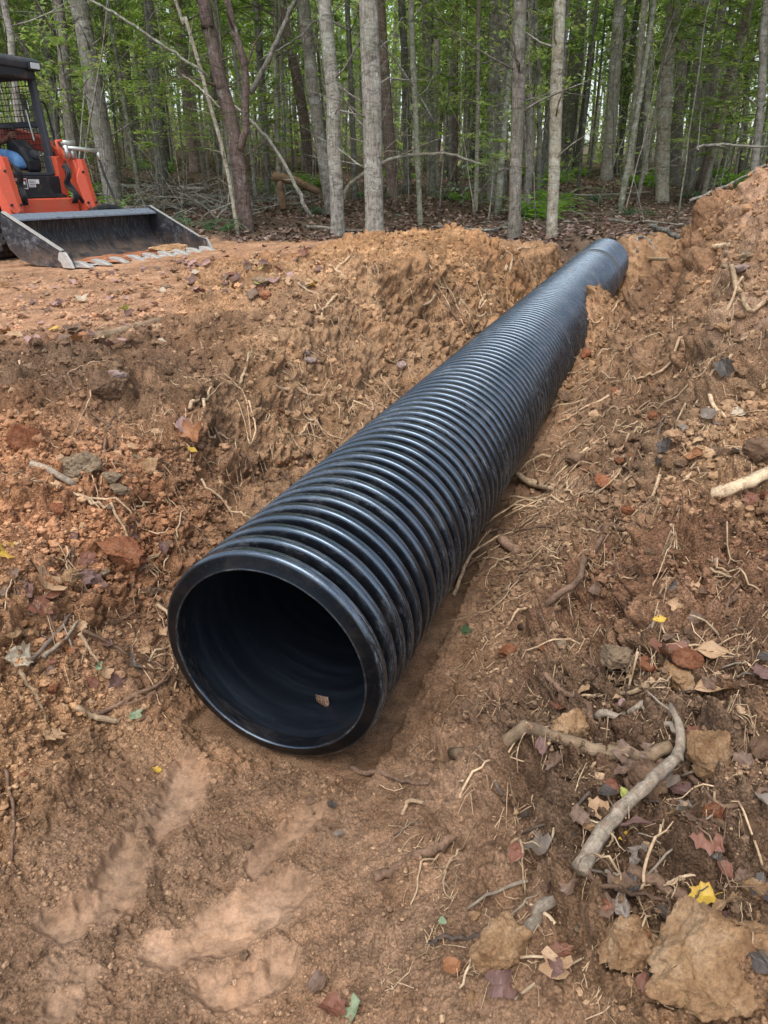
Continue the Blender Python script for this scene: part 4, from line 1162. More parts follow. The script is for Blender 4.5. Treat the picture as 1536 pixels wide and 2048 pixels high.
# trunks seen in the photograph: (pixel path from base up), width at base, width at top, bark, label
TREES = [
 ([(232,420),(215,320),(190,170),(168,50),(158,0)],36,30,'bark_grey','mottled grey tree trunk leaning left, right behind the loader bucket',None),
 ([(494,462),(478,330),(462,240),(440,160),(420,60),(408,0)],30,24,'bark_red','reddish scaly pine trunk leaning left, forking at half height',None),
 ([(676,470),(674,380),(668,280),(668,200),(658,100),(648,0)],27,24,'bark_grey','light grey trunk rising from the left foot of the dirt mound',None),
 ([(750,462),(746,300),(742,150),(736,0)],38,33,'bark_grey','thickest pale grey trunk, standing behind the top of the dirt mound',11.9),
 ([(787,395),(778,280),(768,150),(760,0)],24,20,'bark_red','red-brown trunk directly behind the thickest grey trunk',None),
 ([(622,370),(616,300),(600,190),(580,90),(560,0)],22,18,'bark_red','dark red-brown trunk leaning left above the broken rotten log',None),
 ([(665,430),(648,330),(630,210),(618,100),(606,0)],24,22,'bark_brown','grey-brown trunk curving down towards the light grey trunk',None),
 ([(842,452),(836,340),(832,240),(826,120),(822,0)],11,10,'bark_green','thin pale green sapling crossing the arched white branch',None),
 ([(864,390),(860,250),(856,120),(852,0)],19,16,'bark_green','mossy straight trunk just right of the pale green sapling',None),
 ([(1028,478),(1032,330),(1036,180),(1040,0)],25,22,'bark_brown','shaggy grey-brown trunk at the right end of the dirt mound',None),
 ([(1103,474),(1108,330),(1112,160),(1119,0)],22,21,'bark_pale','smooth cream-coloured trunk in front of the far end of the pipe',None),
 ([(985,405),(986,280),(988,140),(990,0)],24,20,'bark_brown','brown trunk behind the white-leaved shrub',None),
 ([(951,425),(954,300),(956,150),(958,0)],9,8,'bark_pale','pencil-thin pale sapling left of the brown trunk',None),
 ([(1052,425),(1060,280),(1056,150),(1062,0)],17,15,'bark_brown','narrow trunk close behind the shaggy trunk',None),
 ([(1325,405),(1326,290),(1332,160),(1350,0)],26,24,'bark_pale','pale trunk with white blotches standing left of the dirt ridge',None),
 ([(1376,378),(1385,270),(1392,150),(1407,0)],19,16,'bark_grey','grey trunk just right of the blotched pale trunk',None),
 ([(1212,362),(1222,250),(1228,150),(1240,0)],24,20,'bark_grey','grey trunk with dark flecks beyond the far end of the pipe',None),
 ([(1135,345),(1140,250),(1152,130),(1160,0)],24,26,'bark_dark','dark double-width trunk beyond the cream-coloured trunk',None),
 ([(1152,345),(1166,240),(1180,120),(1192,0)],14,13,'bark_dark','dark trunk leaning right against its wide neighbour',None),
 ([(327,330),(322,250),(300,150),(290,0)],34,26,'bark_dark','wide charcoal trunk flaring at the foot, above the fallen logs',None),
 ([(392,345),(384,250),(366,120),(348,0)],24,20,'bark_red','rust-brown trunk between the wide charcoal trunk and the scaly pine',None),
 ([(282,332),(268,240),(244,110),(226,0)],18,16,'bark_grey','grey trunk bending left beside the wide charcoal trunk',None),
 ([(258,330),(255,220),(250,110),(238,0)],18,15,'bark_brown','brown trunk between two grey trunks above the bucket',None),
 ([(158,300),(154,200),(150,100),(148,0)],10,9,'bark_pale','slim pale stem next to the cab, in front of a dark trunk',None),
 ([(34,330),(30,180),(16,60),(4,0)],14,12,'bark_grey','grey stem rising above the roof of the cab',12.5),
 ([(140,320),(132,180),(122,60),(114,0)],22,19,'bark_brown','brown trunk seen past the front post of the cab',17),
 ([(108,320),(104,180),(88,60),(76,0)],17,15,'bark_dark','dark trunk seen over the right corner of the cab roof',19),
 ([(815,388),(812,250),(810,120),(803,0)],15,13,'bark_dark','blackish trunk between the red-brown trunk and the mossy one',None),
 ([(874,370),(868,250),(873,120),(876,0)],13,12,'bark_brown','brown trunk touching the right side of the mossy trunk',None),
 ([(905,360),(903,240),(907,120),(912,0)],14,13,'bark_dark','dark trunk at the left of the white-leaved shrub',None),
 ([(935,350),(936,230),(938,100),(940,0)],10,9,'bark_green','greenish pole-straight stem beyond the shrub',None),
 ([(1010,380),(1010,250),(1014,130),(1018,0)],12,10,'bark_dark','near-black trunk hidden partly by the shaggy trunk',None),
 ([(1078,395),(1078,260),(1076,130),(1070,0)],9,8,'bark_grey','thin grey stem leaning left between shaggy and cream trunks',None),
 ([(1262,365),(1266,250),(1278,130),(1292,0)],13,11,'bark_brown','slender brown trunk leaning right above the fern clump',None),
 ([(1290,360),(1292,250),(1300,120),(1304,0)],12,10,'bark_grey','slender grey trunk left of the blotched pale trunk',None),
 ([(1348,372),(1356,260),(1366,130),(1385,0)],21,18,'bark_brown','brown trunk filling the gap right of the blotched pale trunk',None),
 ([(1418,372),(1420,260),(1432,130),(1448,0)],13,12,'bark_brown','brown trunk above the bent grey branch',None),
 ([(1452,350),(1460,240),(1476,120),(1492,0)],15,13,'bark_grey','grey leaning trunk in front of the bright green bushes',None),
 ([(1484,348),(1490,240),(1498,110),(1508,0)],13,11,'bark_dark','dark trunk among the bright green bushes',None),
 ([(1516,345),(1520,230),(1526,110),(1534,0)],16,14,'bark_grey','grey trunk rising behind the top of the dirt ridge',None),
 ([(512,400),(500,280),(478,170),(462,60),(455,0)],8,7,'bark_grey','thin bowed grey sapling right of the scaly pine',None),
 ([(478,470),(452,330),(412,180),(372,40),(350,0)],8,6,'bark_pale','long thin sapling leaning left across the scaly pine foot',None),
 ([(710,400),(706,260),(700,120),(694,0)],11,9,'bark_dark','dark slim trunk between the two light grey trunks',None),
 ([(536,400),(530,260),(520,120),(512,0)],13,12,'bark_dark','dark trunk behind the crossing dead pole',None),
 ([(440,350),(432,240),(424,120),(398,0)],14,12,'bark_dark','dark trunk hidden behind the upper bend of the scaly pine',None),
 ([(206,330),(202,220),(196,120),(192,0)],16,14,'bark_dark','dark trunk right behind the mottled leaning trunk',None),
]
BSTEM = []

def path_from_px(px, dist, extra=7.0):
    b = hit(*px[0]) if dist is None else None
    if b is not None and b[1] < 10.8: b = None; dist = 14.5 + (px[0][0] % 7)*.5      # the foot is hidden by the spoil bank
    if b is None:
        Y = dist
        p = at_y(px[0][0], px[0][1], Y); b = np.array([p[0], Y, gz(p[0], Y)])
    Y = b[1]
    pts = [b - np.array([0, 0, .12])]
    for q in px[1:]:
        pts.append(at_y(q[0], q[1], Y))
    pts = np.array(pts)
    pts = pts[np.argsort(pts[:, 2])]
    d = pts[-1]-pts[-2]; d /= np.linalg.norm(d); d = d*.5+np.array([0, 0, .6]); d /= np.linalg.norm(d)
    top = pts[-1]
    pts = np.vstack([pts, top+d*extra*.5, top+d*extra*.5+np.array([d[0]*.3, d[1]*.3, 1])*extra*.5])
    return pts, Y

def build_tree(px, wb, wt, bark, label, dist, seed, group=None):
    pts, Y = path_from_px(px, dist)
    depth = to_px(pts[0])[2]
    path = smooth_path(pts, 34)
    rs = np.random.default_rng(seed)
    path[1:, 1] += np.cumsum(rs.normal(size=33)*.012)
    z = (path[:, 2]-path[0, 2]); ztop = at_y(768, 0, Y)[2]-path[0, 2]
    r0 = wb/2*depth/FPX; r1 = wt/2*depth/FPX
    rad = np.where(z < ztop, r0+(r1-r0)*z/ztop, np.maximum(r1*(1-(z-ztop)/(z[-1]-ztop+.01)*.6), .01))
    base = path[0].copy()
    root = empty('pine_tree' if bark == 'bark_red' else 'tree', tuple(base), label, 'tree', group)
    V, F = trunk_mesh(path-base, rad, 16, seed, wb > 14, .04)
    mb = MB(); mb.add(V, F)
    dead_branches(mb, path-base, rad, 5+int(wb*.5) if wb > 9 else 5, rs, z1=6)
    mb.build('trunk', M[bark], root, smooth=True)
    k = 'high' if wb > 12 else 'mid'
    c = put('crown', CROWN[k][seed % 3], root, tuple(path[-9]-base), (0, 0, rs.random()*6.28))
    return root, base

def build_trees():
    crowns()
    occ = []
    for i, t in enumerate(TREES):
        px, wb, wt, bark, label, dist = t
        r, b = build_tree(px, wb, wt, bark, label, dist, 400+i)
        occ.append((b[0], b[1]))
    # woodland behind: individual trees, each a copy of one of the kinds
    rs = np.random.default_rng(55)
    kinds = []
    for i, (bark, r0, h, ck, cz) in enumerate([('bark_grey',.11,13,'high',7.5),('bark_brown',.13,14,'high',8),('bark_dark',.15,14,'high',8),('bark_red',.11,13,'high',8.5),
                                             ('bark_green',.055,9,'mid',3.6),('bark_pale',.05,8.5,'mid',3.0),('bark_brown',.045,8,'mid',2.6),('bark_dark',.05,9,'mid',4.0),
                                             ('bark_green',.022,4.5,'low',1.2),('bark_brown',.020,4.2,'low',1.5)]):
        ms = []
        for v in range(3):
            n = 22; z = np.linspace(-.15, h, n); r2 = np.random.default_rng(600+i*3+v)
            ph = r2.random(4)*6.28; amp = .012*h
            x = amp*np.sin(z*.33+ph[0]) + r2.normal()*.03*z; y = amp*np.sin(z*.27+ph[1]) + r2.normal()*.02*z
            path = np.stack([x-x[0], y-y[0], z], 1); rad = r0*(1-.72*(z-z[0])/h)
            V, F = trunk_mesh(path, rad, 10, 700+i*3+v, r0 > .08, .05)
            mb = MB(); mb.add(V, F); dead_branches(mb, path, rad, 10 if r0 > .03 else 3, r2, z1=h*.6, L=(.3, 1.5))
            ms.append((mb.mesh('trunk', M[bark], True), path))
        kinds.append((bark, r0, h, ck, cz, ms))
    adj = {'bark_grey':'grey','bark_brown':'brown','bark_dark':'dark','bark_red':'red-brown','bark_green':'greenish','bark_pale':'pale'}
    proto = {}
    placed = []
    n_try = 0
    while len(placed) < 262 and n_try < 6000:
        n_try += 1
        y = 13.8 + 40*rs.random()**1.15
        x = (rs.random()*2-1)*(.60*y+2.5)
        if y < 17 and rs.random() < .5: continue
        p = rs.random()
        if y < 18: p = .34+.66*p
        elif y < 24 and rs.random() < .5: p = .34+.66*p
        if p < .26: ki = rs.integers(0, 4)
        elif p < .80: ki = rs.integers(4, 8)
        else: ki = rs.integers(8, 10)
        if y > 34 and ki >= 8: continue
        md = .75 if ki < 4 else .45
        if any((x-a)**2+(y-b)**2 < md*md for a, b in occ): continue
        occ.append((x, y)); placed.append((x, y, int(ki)))
    for x, y, ki in placed:
        bark, r0, h, ck, cz, ms = kinds[ki]
        me, path = ms[rs.integers(0, 3)]
        far = 'edge' if y < 20 else ('middle' if y < 34 else 'deep')
        side = 'behind the loader' if x < -.24*y else ('beyond the dirt mound' if x < .1*y else ('beyond the far end of the pipe' if x < .33*y else 'beyond the dirt ridge'))
        what = 'tree trunk' if r0 > .09 else ('pole-thin tree' if r0 > .03 else 'leafy sapling')
        near_ = {'edge':'near the wood edge', 'middle':'well inside the wood', 'deep':'deep in the wood'}[far]
        lab = f"{adj[bark]} {what} standing {near_} {side}"
        root = empty('tree' if r0 > .03 else 'sapling', (x, y, gz(x, y)-.02), lab, 'tree' if r0 > .03 else 'sapling', f"{adj[bark]} {what}s {near_} {side}")
        s = .8+.5*rs.random()
        root.rotation_euler = (rs.normal()*.02, rs.normal()*.025, rs.random()*6.28)
        root.scale = (s, s, .85+.35*rs.random())
        put('trunk', me, root)
        k = int(np.searchsorted(path[:, 2], cz))
        cm = CROWN[ck][rs.integers(0, len(CROWN[ck]))]
        put('crown', cm, root, tuple(path[min(k, len(path)-1)]), (0, 0, rs.random()*6.28), (1, 1, 1))
    return occ

def build_far_wood():
    """the wood beyond single trees: reads as one mass of stems and leaves"""
    rs = np.random.default_rng(77)
    mb = MB()
    for k in range(620):
        y = 44+42*rs.random(); x = (rs.random()*2-1)*(.62*y+4); b = h_far(np.array([x]), np.array([y]))[0]
        h = 11+6*rs.random(); r = .05+.12*rs.random()**2; ln = rs.normal()*.05
        mb.tube([(x, y, b-.2), (x+ln*h*.5, y, b+h*.5), (x+ln*h*1.2+rs.normal()*.2, y, b+h)], [r*1.2, r*.9, r*.4], 6, False)
    bv = np.concatenate(mb.V)
    N = 240000
    y = 30+54*rs.random(N); x = (rs.random(N)*2-1)*(.62*y+5)
    zz = rs.random(N)**.8
    clump = fbm(x*.45, y*.45, 301, 3)
    z = h_far(x, y) + .2 + zz*14
    keep = (fbm(x*.5+z*.3, z*.7+y*.2, 303, 4) + .25*fbm(x*2, z*2+y, 304, 2) > -.10-.05*sstep(3, 9, z-h_far(x, y)))
    x, y, z = x[keep], y[keep], z[keep]
    cents = np.stack([x, y, z], 1)
    V, F, cc = leaf_cards(cents, .7, .19, rs, LEAFG*np.array([1.5, 1.42, 1.5]))  # leaf colours lifted paler in place of haze and brighter far light
    nb = len(bv)
    allF = [tuple(f) for f in mb.F] + [tuple(t) for t in (F+nb).tolist()]
    col = np.concatenate([np.tile([.09,.08,.065], (nb, 1)), cc])
    midx = np.concatenate([np.zeros(len(mb.F)), np.ones(len(F))])
    me = mesh_of('far_wood', np.concatenate([bv, V]), allF, [M['bark_grey'], M['green_leaf']], False, cols=col, midx=midx)
    o = put('distant_woodland', me); tag(o, 'far-off mass of slim stems and yellow-green leaves closing the view', 'woodland', kind='stuff')

# ---- shrubs and ferns
def fern_mesh(seed, n=11, L=.45, leaf=.05, col=((.08,.17,.09),(.12,.23,.12),(.09,.18,.07))):
    rs = np.random.default_rng(seed); mb = MB(); cents = []; 
    Vs = []; Fs = []; Cs = []; off = 0
    cols = np.array(col)
    for k in range(n):
        th = rs.random()*6.283; up = .5+.9*rs.random(); l = L*(.6+.6*rs.random())
        d = np.array([math.cos(th), math.sin(th), up]); p = np.zeros(3); pts = [p]
        for s in range(7):
            d = d + np.array([0, 0, -.28]) + rs.normal(size=3)*.05; p = p+d/np.linalg.norm(d)*l/7; pts.append(p)
        pts = np.array(pts); mb.tube(pts, np.linspace(.004, .0015, 8), 4)
        for s in range(1, 8):
            t = pts[s]-pts[s-1]; t /= np.linalg.norm(t); sd = np.cross(t, [0, 0, 1.0]); sd /= np.linalg.norm(sd)+1e-9
            for q in (-1, 1):
                w = leaf*(1.25-.11*s)*(.8+.4*rs.random()); c = pts[s]-t*.02*rs.random()
                V = [c, c+sd*q*w*.5+t*w*.25+np.array([0,0,.01]), c+sd*q*w*1.1+t*w*.1, c+sd*q*w*.5-t*w*.12+np.array([0,0,.004])]
                Vs += V; Fs.append((off, off+1, off+2, off+3)); off += 4
                c_ = cols[rs.integers(0, len(cols))]*(.7+.6*rs.random()); Cs += [c_]*4
    bv = np.concatenate(mb.V); nb = len(bv)
    allF = [tuple(f) for f in mb.F]+[tuple(i+nb for i in f) for f in Fs]
    midx = [0]*len(mb.F)+[1]*len(Fs)
    return mesh_of('fronds', np.concatenate([bv, np.array(Vs)]), allF, [M['bark_green'], M['green_leaf']], False, cols=np.concatenate([np.tile([.08,.1,.05], (nb, 1)), np.array(Cs)]), midx=midx)

def build_undergrowth():
    rs = np.random.default_rng(88)
    fm = [fern_mesh(900+i) for i in range(3)]
    fm2 = [fern_mesh(910+i, 16, .55, .09, ((.17,.32,.05),(.26,.42,.07),(.20,.34,.06))) for i in range(3)]
    spots = [(1270,430,'dark green fern clump at the foot of the blotched pale trunk'),(430,462,'fern clump at the edge of the dirt right of the bucket'),(395,452,'fern clump touching the tip of the bucket'),
             (625,430,'small fern beside the crossing dead pole'),(1180,402,'low fern on the leaf litter beyond the pipe'),(1500,325,'broad-leaved bush behind the top of the dirt ridge'),
             (880,398,'fern patch under the mossy trunk'),(1450,340,'low bush beside the bent grey branch'),(720,395,'sprig of fern beside the thickest grey trunk'),(330,345,'fern clump by the foot of the wide charcoal trunk'),
             (1375,395,'fern between the blotched pale trunk and the dirt ridge'),(940,400,'low green plant under the white-leaved shrub')]
    for i, (px, py, lab) in enumerate(spots):
        p = hit(px, py)
        if p[1] < 10.5:
            q_ = at_y(px, py, 13.2); p = np.array([q_[0], 13.2, gz(q_[0], 13.2)])
        src = fm2 if 'bush' in lab or 'plant' in lab else fm
        r = empty('fern' if 'fern' in lab else 'bush', tuple(p), lab, 'fern' if 'fern' in lab else 'bush')
        for k in range(3):
            o = put('fronds', src[(i+k) % 3], r, (rs.normal()*.22, rs.normal()*.15, 0), (0, 0, rs.random()*6.28), (1, 1, 1)); s = .8+.6*rs.random(); o.scale = (s, s, s)
    for i in range(46):
        y = 14+22*rs.random(); x = (rs.random()*2-1)*(.58*y+1)
        if x > .33*y or rs.random() < .55:
            src, nm, ct = fm2, 'bush', 'bush'; lab = 'yellow-green leafy bush growing from the leaf litter'; s0 = 1.9
        else: src, nm, ct = fm, 'fern', 'fern'; lab = 'dark green fern growing from the leaf litter'; s0 = 1.1
        zone = 'behind the loader' if x < -.24*y else ('beyond the mound' if x < .1*y else ('beyond the pipe' if x < .33*y else 'beyond the dirt ridge'))
        r = empty(nm, (x, y, gz(x, y)), f'{lab} {zone}', ct, f'{ct} plants {zone}')
        for k in range(2):
            s = s0*(.8+.6*rs.random()); put('fronds', src[(i+k) % 3], r, (rs.normal()*.25, rs.normal()*.2, 0), (0, 0, rs.random()*6.28), (s, s, s))
    # white-leaved shrub in front of the brown trunk
    p = hit(960, 420)
    r = empty('shrub', tuple(p), 'tall thin shrub with pale silvery leaves in front of the brown trunk', 'shrub')
    mb = MB(); Vs = []; 
    tips = []
    for (a, b) in [((965,300)),((1000,230)),((930,330)),((985,350)),((900,370)),((975,260))]:
        q = at_y(a, b, p[1]-.2)-p; mb.tube(smooth_path([(0,0,0),(q[0]*.4,0,q[2]*.55),(q[0],-.05,q[2])], 8), np.linspace(.012, .004, 8), 5); tips.append(q)
    mb.build('stems', M['bark_brown'], r, smooth=True)
    tips = np.array(tips); c = np.repeat(tips, 26, 0)*np.linspace(.55, 1.05, 26)[None, :, None].repeat(6, 0).reshape(-1, 1) + rs.normal(size=(156, 3))*.11
    V, F, cc = leaf_cards(c, .6, .075, rs, np.array([(.42,.50,.42),(.30,.40,.30),(.22,.34,.10),(.16,.28,.12)]))
    put('leaves', mesh_of('leaves', V, F, M['green_leaf'], False, cols=cc), r)
    # understorey sprays hanging over the ground left of the mound
    for i, (px, py, dist, sc, lab) in enumerate([(300,190,15,1.0,'bright green spray of leaves above the bucket'),(420,215,16,.9,'low green spray of leaves left of the scaly pine'),(540,230,17,.9,'yellow-green spray behind the crossing dead pole'),
                             (1470,200,18,1.5,'bright yellow-green bush mass at the right edge of the wood'),(1500,110,20,1.6,'tall yellow-green foliage at the right edge of the wood'),(1420,250,21,1.2,'green bush behind the bent grey branch'),
                             (985,270,13.5,.5,'single lime-green leafy twig beside the shaggy trunk'),(340,120,18,1.1,'green leaves between the grey and charcoal trunks')]):
        q = at_y(px, py, dist); g0 = gz(q[0], dist)
        h = q[2]-g0
        r = empty('sapling', (q[0], dist, g0), lab, 'sapling')
        b = MB(); b.tube(smooth_path([(0,0,-.1),(.05,.02,h*.5),(0,0,h*1.25)], 9), np.linspace(.02, .006, 9), 6); b.build('trunk', M['bark_green'], r, smooth=True)
        put('crown', CROWN['low'][i % 4], r, (0, 0, h*.55), (0, 0, i), (sc, sc, min(1, h*.25)))

# ------------------------------------------------------------------ things lying about
def on_ground(pxs, lift=.0):
    return np.array([hit(a, b) + np.array([0, 0, lift]) for a, b in pxs])

def lay(pts, n, r, sink=.3, follow=.8, rs=None, wig=.0):
    """polyline resting on the ground between given points"""
    P = smooth_path(pts, n)
    if wig and rs is not None:
        w = rs.normal(size=P.shape)*wig; w[0] = 0; P = P+w
    g = ground(P[:, 0], P[:, 1]) + r*(1-sink)
    P[:, 2] = P[:, 2]*(1-follow) + np.maximum(g, P[:, 2]-9)*follow
    P[:, 2] = np.maximum(P[:, 2], g-r*.5)
    # keep it taut: smooth heights a little
    z = P[:, 2].copy()
    for _ in range(6): z[1:-1] = np.maximum(.25*z[:-2]+.5*z[1:-1]+.25*z[2:], g[1:-1]-r*.5)
    P[:, 2] = z
    return P

def stick(name, pxs, wpx, m, label, cat, taper=.5, seg=9, n=16, twigs=0, sink=.25, seed=0, group=None, lifts=None, wig=.003, follow=.85, broken=False):
    rs = np.random.default_rng(seed+1000)
    pts = on_ground(pxs)
    if lifts is not None: pts[:, 2] += np.array(lifts)
    d = to_px(pts[0])[2]; r = wpx/2*d/FPX
    if lifts is not None: P = smooth_path(pts, n) + rs.normal(size=(n, 3))*wig*.5
    else: P = lay(pts, n, r, sink, follow, rs, wig)
    o = P[0].copy()
    rad = np.linspace(r, r*taper, n)*(1+.045*rs.normal(size=n)); rad = np.abs(rad)
    if not broken: rad[-1] *= .6
    V, F = tube_geo(P-o, rad, seg, True, .08, rs)
    mb = MB(); mb.add(V, F)
    for k in range(twigs):
        i = rs.integers(2, n-1); p = P[i]-o; dd = P[i]-P[i-1]; dd /= np.linalg.norm(dd)+1e-9
        dd = dd + rs.normal(size=3)*.9; dd[2] = abs(dd[2])*.4; l = r*(6+14*rs.random()); pts2 = [p]
        for s in range(4):
            dd = dd+rs.normal(size=3)*.35; pts2.append(pts2[-1]+dd/np.linalg.norm(dd)*l/4)
        pts2 = np.array(pts2); gg = ground(pts2[:, 0]+o[0], pts2[:, 1]+o[1])-o[2]+.002; pts2[1:, 2] = np.maximum(pts2[1:, 2], gg[1:])
        mb.tube(pts2, np.linspace(r*.35, r*.12, 5), 5)
    allV = np.concatenate(mb.V); cc = np.zeros((len(allV), 3)); th = np.tile(np.linspace(0, 2*np.pi, seg, endpoint=False), n)
    ll = np.repeat(np.concatenate([[0], np.cumsum(np.linalg.norm(np.diff(P, axis=0), axis=1))]), seg)
    cc[:n*seg] = np.stack([np.cos(th)*.5+.5, np.sin(th)*.5+.5, ll*1.0], 1)
    ob = put(name, mesh_of(name, allV, mb.F, M[m], True, cols=cc), None, tuple(o))
    return tag(ob, label, cat, group)

def rock_mesh(seed, sub=4, ang=.6, rough=.08, el=(1, .8, .65)):
    import bmesh
    rs = np.random.default_rng(seed)
    b = bmesh.new(); bmesh.ops.create_icosphere(b, subdivisions=sub, radius=1)
    V = np.array([v.co[:] for v in b.verts]); F = [tuple(v.index for v in f.verts) for f in b.faces]; b.free()
    # cut by random planes for blunt faces
    for k in range(15):
        n = rs.normal(size=3); n /= np.linalg.norm(n); d = .62+.3*rs.random()
        t = V@n; over = np.maximum(t-d, 0); V = V - over[:, None]*n*ang*1.3
    off = np.zeros(len(V))
    for i, v in enumerate(V):
        vv = Vector(v*1.0+np.array([seed*3.1, 0, 0]))
        off[i] = mnoise.fractal(vv*1.6, .9, 2.0, 5)*.20 + mnoise.fractal(vv*5, .7, 2.0, 5)*rough*1.3 - max(0, .12-abs(mnoise.fractal(vv*2.2, .8, 2.0, 4)))*.6 + abs(mnoise.noise(vv*15))*rough*.8
    V = V*(1+off)[:, None]*np.array(el)
    return V, F
ROCKS = []
def rocks_lib():
    for i in range(12):
        rs = np.random.default_rng(i)
        ROCKS.append(rock_mesh(i, 5 if i < 5 else 4, .75+.25*rs.random(), .085, (1, .7+.3*rs.random(), .55+.3*rs.random())))
_rm = {}
def rock(px, py, wpx, m, label, cat='clod', k=0, name='clod', rotz=None, sink=.30, hpx=None, group=None, sub=None):
    p = hit(px, py); d = to_px(p)[2]; r = wpx/2*d/FPX
    rs = np.random.default_rng(int(px*7+py))
    key = (k % len(ROCKS), m)
    if key not in _rm:
        V, F = ROCKS[key[0]]; _rm[key] = mesh_of(name, V, F, M[m], True)
    o = put(name, _rm[key], None, (p[0], p[1], gz(p[0], p[1])+r*.62*(1-sink*1.5)), (rs.normal()*.25, rs.normal()*.25, rs.random()*6.28 if rotz is None else rotz), (r, r, r*(.9 if hpx is None else hpx/wpx*1.3)))
    return tag(o, label, cat, group)

def leaf_mesh(kind, seed, col, curl=.5):
    """a single dead leaf: outline, midrib fold, curled blade; unit length along y"""
    rs = np.random.default_rng(seed)
    if kind == 'tulip':
        out = [(0,0),(.10,.02),(.36,-.04),(.50,.14),(.34,.30),(.30,.40),(.44,.62),(.40,.82),(.16,.74),(.02,.70)]
        out = out + [(-x, y) for x, y in out[1:-1]][::-1]
    elif kind == 'maple':
        out = [(0,0),(.14,.02),(.36,.06),(.33,.20),(.47,.38),(.34,.44),(.33,.56),(.34,.74),(.17,.76),(0,.98)]
        out = out + [(-x*.95, y) for x, y in out[1:-1]][::-1]
    else:
        t = np.linspace(0, 1, 9); w = .30*np.sin(np.pi*t**.85)
        out = [(0,0)]+[(w[i], t[i]) for i in range(1, 8)]+[(0,1)]+[(-w[i], t[i]) for i in range(7, 0, -1)]
    out = np.array(out, float); out = out + rs.normal(size=out.shape)*.025; n = len(out)
    # rings between midrib line and outline
    mid = np.stack([np.zeros(n), np.clip(out[:, 1]*.9+.05, 0, 1)], 1)
    rings = [mid + (out-mid)*s for s in (.0, .35, .7, 1.0)]
    P = np.concatenate(rings)
    c1, c2, c3 = rs.normal(size=3)
    z = .10*np.abs(P[:, 0])*2 + curl*(.45*(P[:, 1]-.5)**2*c1 + .7*P[:, 0]**2*(1+c2) + .25*np.sin(P[:, 1]*7+c3*3)*np.abs(P[:, 0])) + curl*.10*np.sin(P[:, 0]*9*c2+P[:, 1]*5*c3)*np.hypot(P[:, 0], P[:, 1]-.5) + rs.normal(size=len(P))*.015
    V = np.stack([P[:, 0], P[:, 1]-.5, z], 1)
    F = []
    for r in range(3):
        for i in range(n):
            j = (i+1) % n; F.append((r*n+i, r*n+j, (r+1)*n+j, (r+1)*n+i))
    # stalk
    st, sf = tube_geo([(0,-.5,.01),(0.03,-.62,.05),(.05,-.78,.05)], [.012, .010, .008], 4, True)
    b = len(V); V = np.concatenate([V, st]); F += [tuple(i+b for i in f) for f in sf]
    col = np.array(col); N = len(V)
    n1 = rs.random(N)[:, None]
    cc = col[0]*(1-n1*.6)+col[1]*n1*.6
    edge = np.zeros(N); edge[3*n:4*n] = 1; edge[2*n:3*n] = .35
    cc = cc*(1-edge[:, None]*.4)+col[1]*edge[:, None]*.4
    return mesh_of('leaf', V, F, M['leaf'], False, cols=cc)
LC = {'yellow':[(.62,.43,.055),(.45,.25,.06)],'tan':[(.50,.33,.19),(.36,.21,.11)],'orange':[(.36,.165,.07),(.24,.10,.05)],'rust':[(.23,.095,.055),(.14,.06,.038)],
      'plum':[(.19,.105,.085),(.12,.07,.06)],'pink':[(.44,.28,.25),(.30,.17,.15)],'brown':[(.20,.125,.08),(.11,.07,.05)],'grey':[(.23,.185,.145),(.14,.11,.085)],'black':[(.055,.045,.038),(.09,.07,.055)],'lime':[(.50,.52,.14),(.36,.38,.12)],'green':[(.27,.33,.20),(.19,.24,.13)],'pale':[(.52,.44,.32),(.36,.28,.19)]}
_lm = {}
def leaf_me(kind, c, v):
    if (kind, c, v) not in _lm: _lm[(kind, c, v)] = leaf_mesh(kind, hash((kind == 'maple', v, len(c)))%999, LC[c], .7)
    return _lm[(kind, c, v)]
def leaf_at(p, size, kind, c, v, rs, label, group=None, tilt=.35):
    n = gnormal(p[0], p[1], .05)
    n = n + rs.normal(size=3)*tilt*.6; n /= np.linalg.norm(n)
    q = Vector(n).to_track_quat('Z', 'Y').to_matrix().to_4x4() @ Matrix.Rotation(rs.random()*6.28, 4, 'Z')
    o = put('leaf', leaf_me(kind, c, v))
    g = float(np.mean(np.sort(ground(p[0]+size*np.array([0, .35, -.35, 0, 0, .2, -.2]), p[1]+size*np.array([0, 0, 0, .35, -.35, .2, -.2])))[-3:]))
    o.matrix_world = Matrix.Translation((p[0], p[1], g+size*.10+.004)) @ q @ Matrix.Diagonal((size, size, size, 1))
    return tag(o, label, 'leaf', group)
def leaf(px, py, wpx, kind, c, label, v=0, tilt=.35):
    p = hit(px, py); d = to_px(p)[2]
    return leaf_at(p, .86*wpx*d/FPX, kind, c, v, np.random.default_rng(int(px*13+py)), label, None, tilt)

def place_word(x, y):
    u, v = uv_of(x, y)
    if v < -.1: 
        return 'beside the mouth of the pipe' if abs(u) < .7 and v > -.6 else ('in the pit in front of the pipe' if u < .35 else 'on the right bank in the near corner')
    if u < 0: return 'on the left bank beside the mouth' if v < .8 else ('on the left bank beside the near ribs' if v < 2.4 else ('on the left bank halfway along the pipe' if v < 4.5 else 'on the dirt mound by the far end'))
    return 'on the right bank beside the mouth' if v < .8 else ('on the right bank beside the near ribs' if v < 2.4 else ('on the right bank halfway along the pipe' if v < 4.5 else 'on the dirt ridge by the far end'))

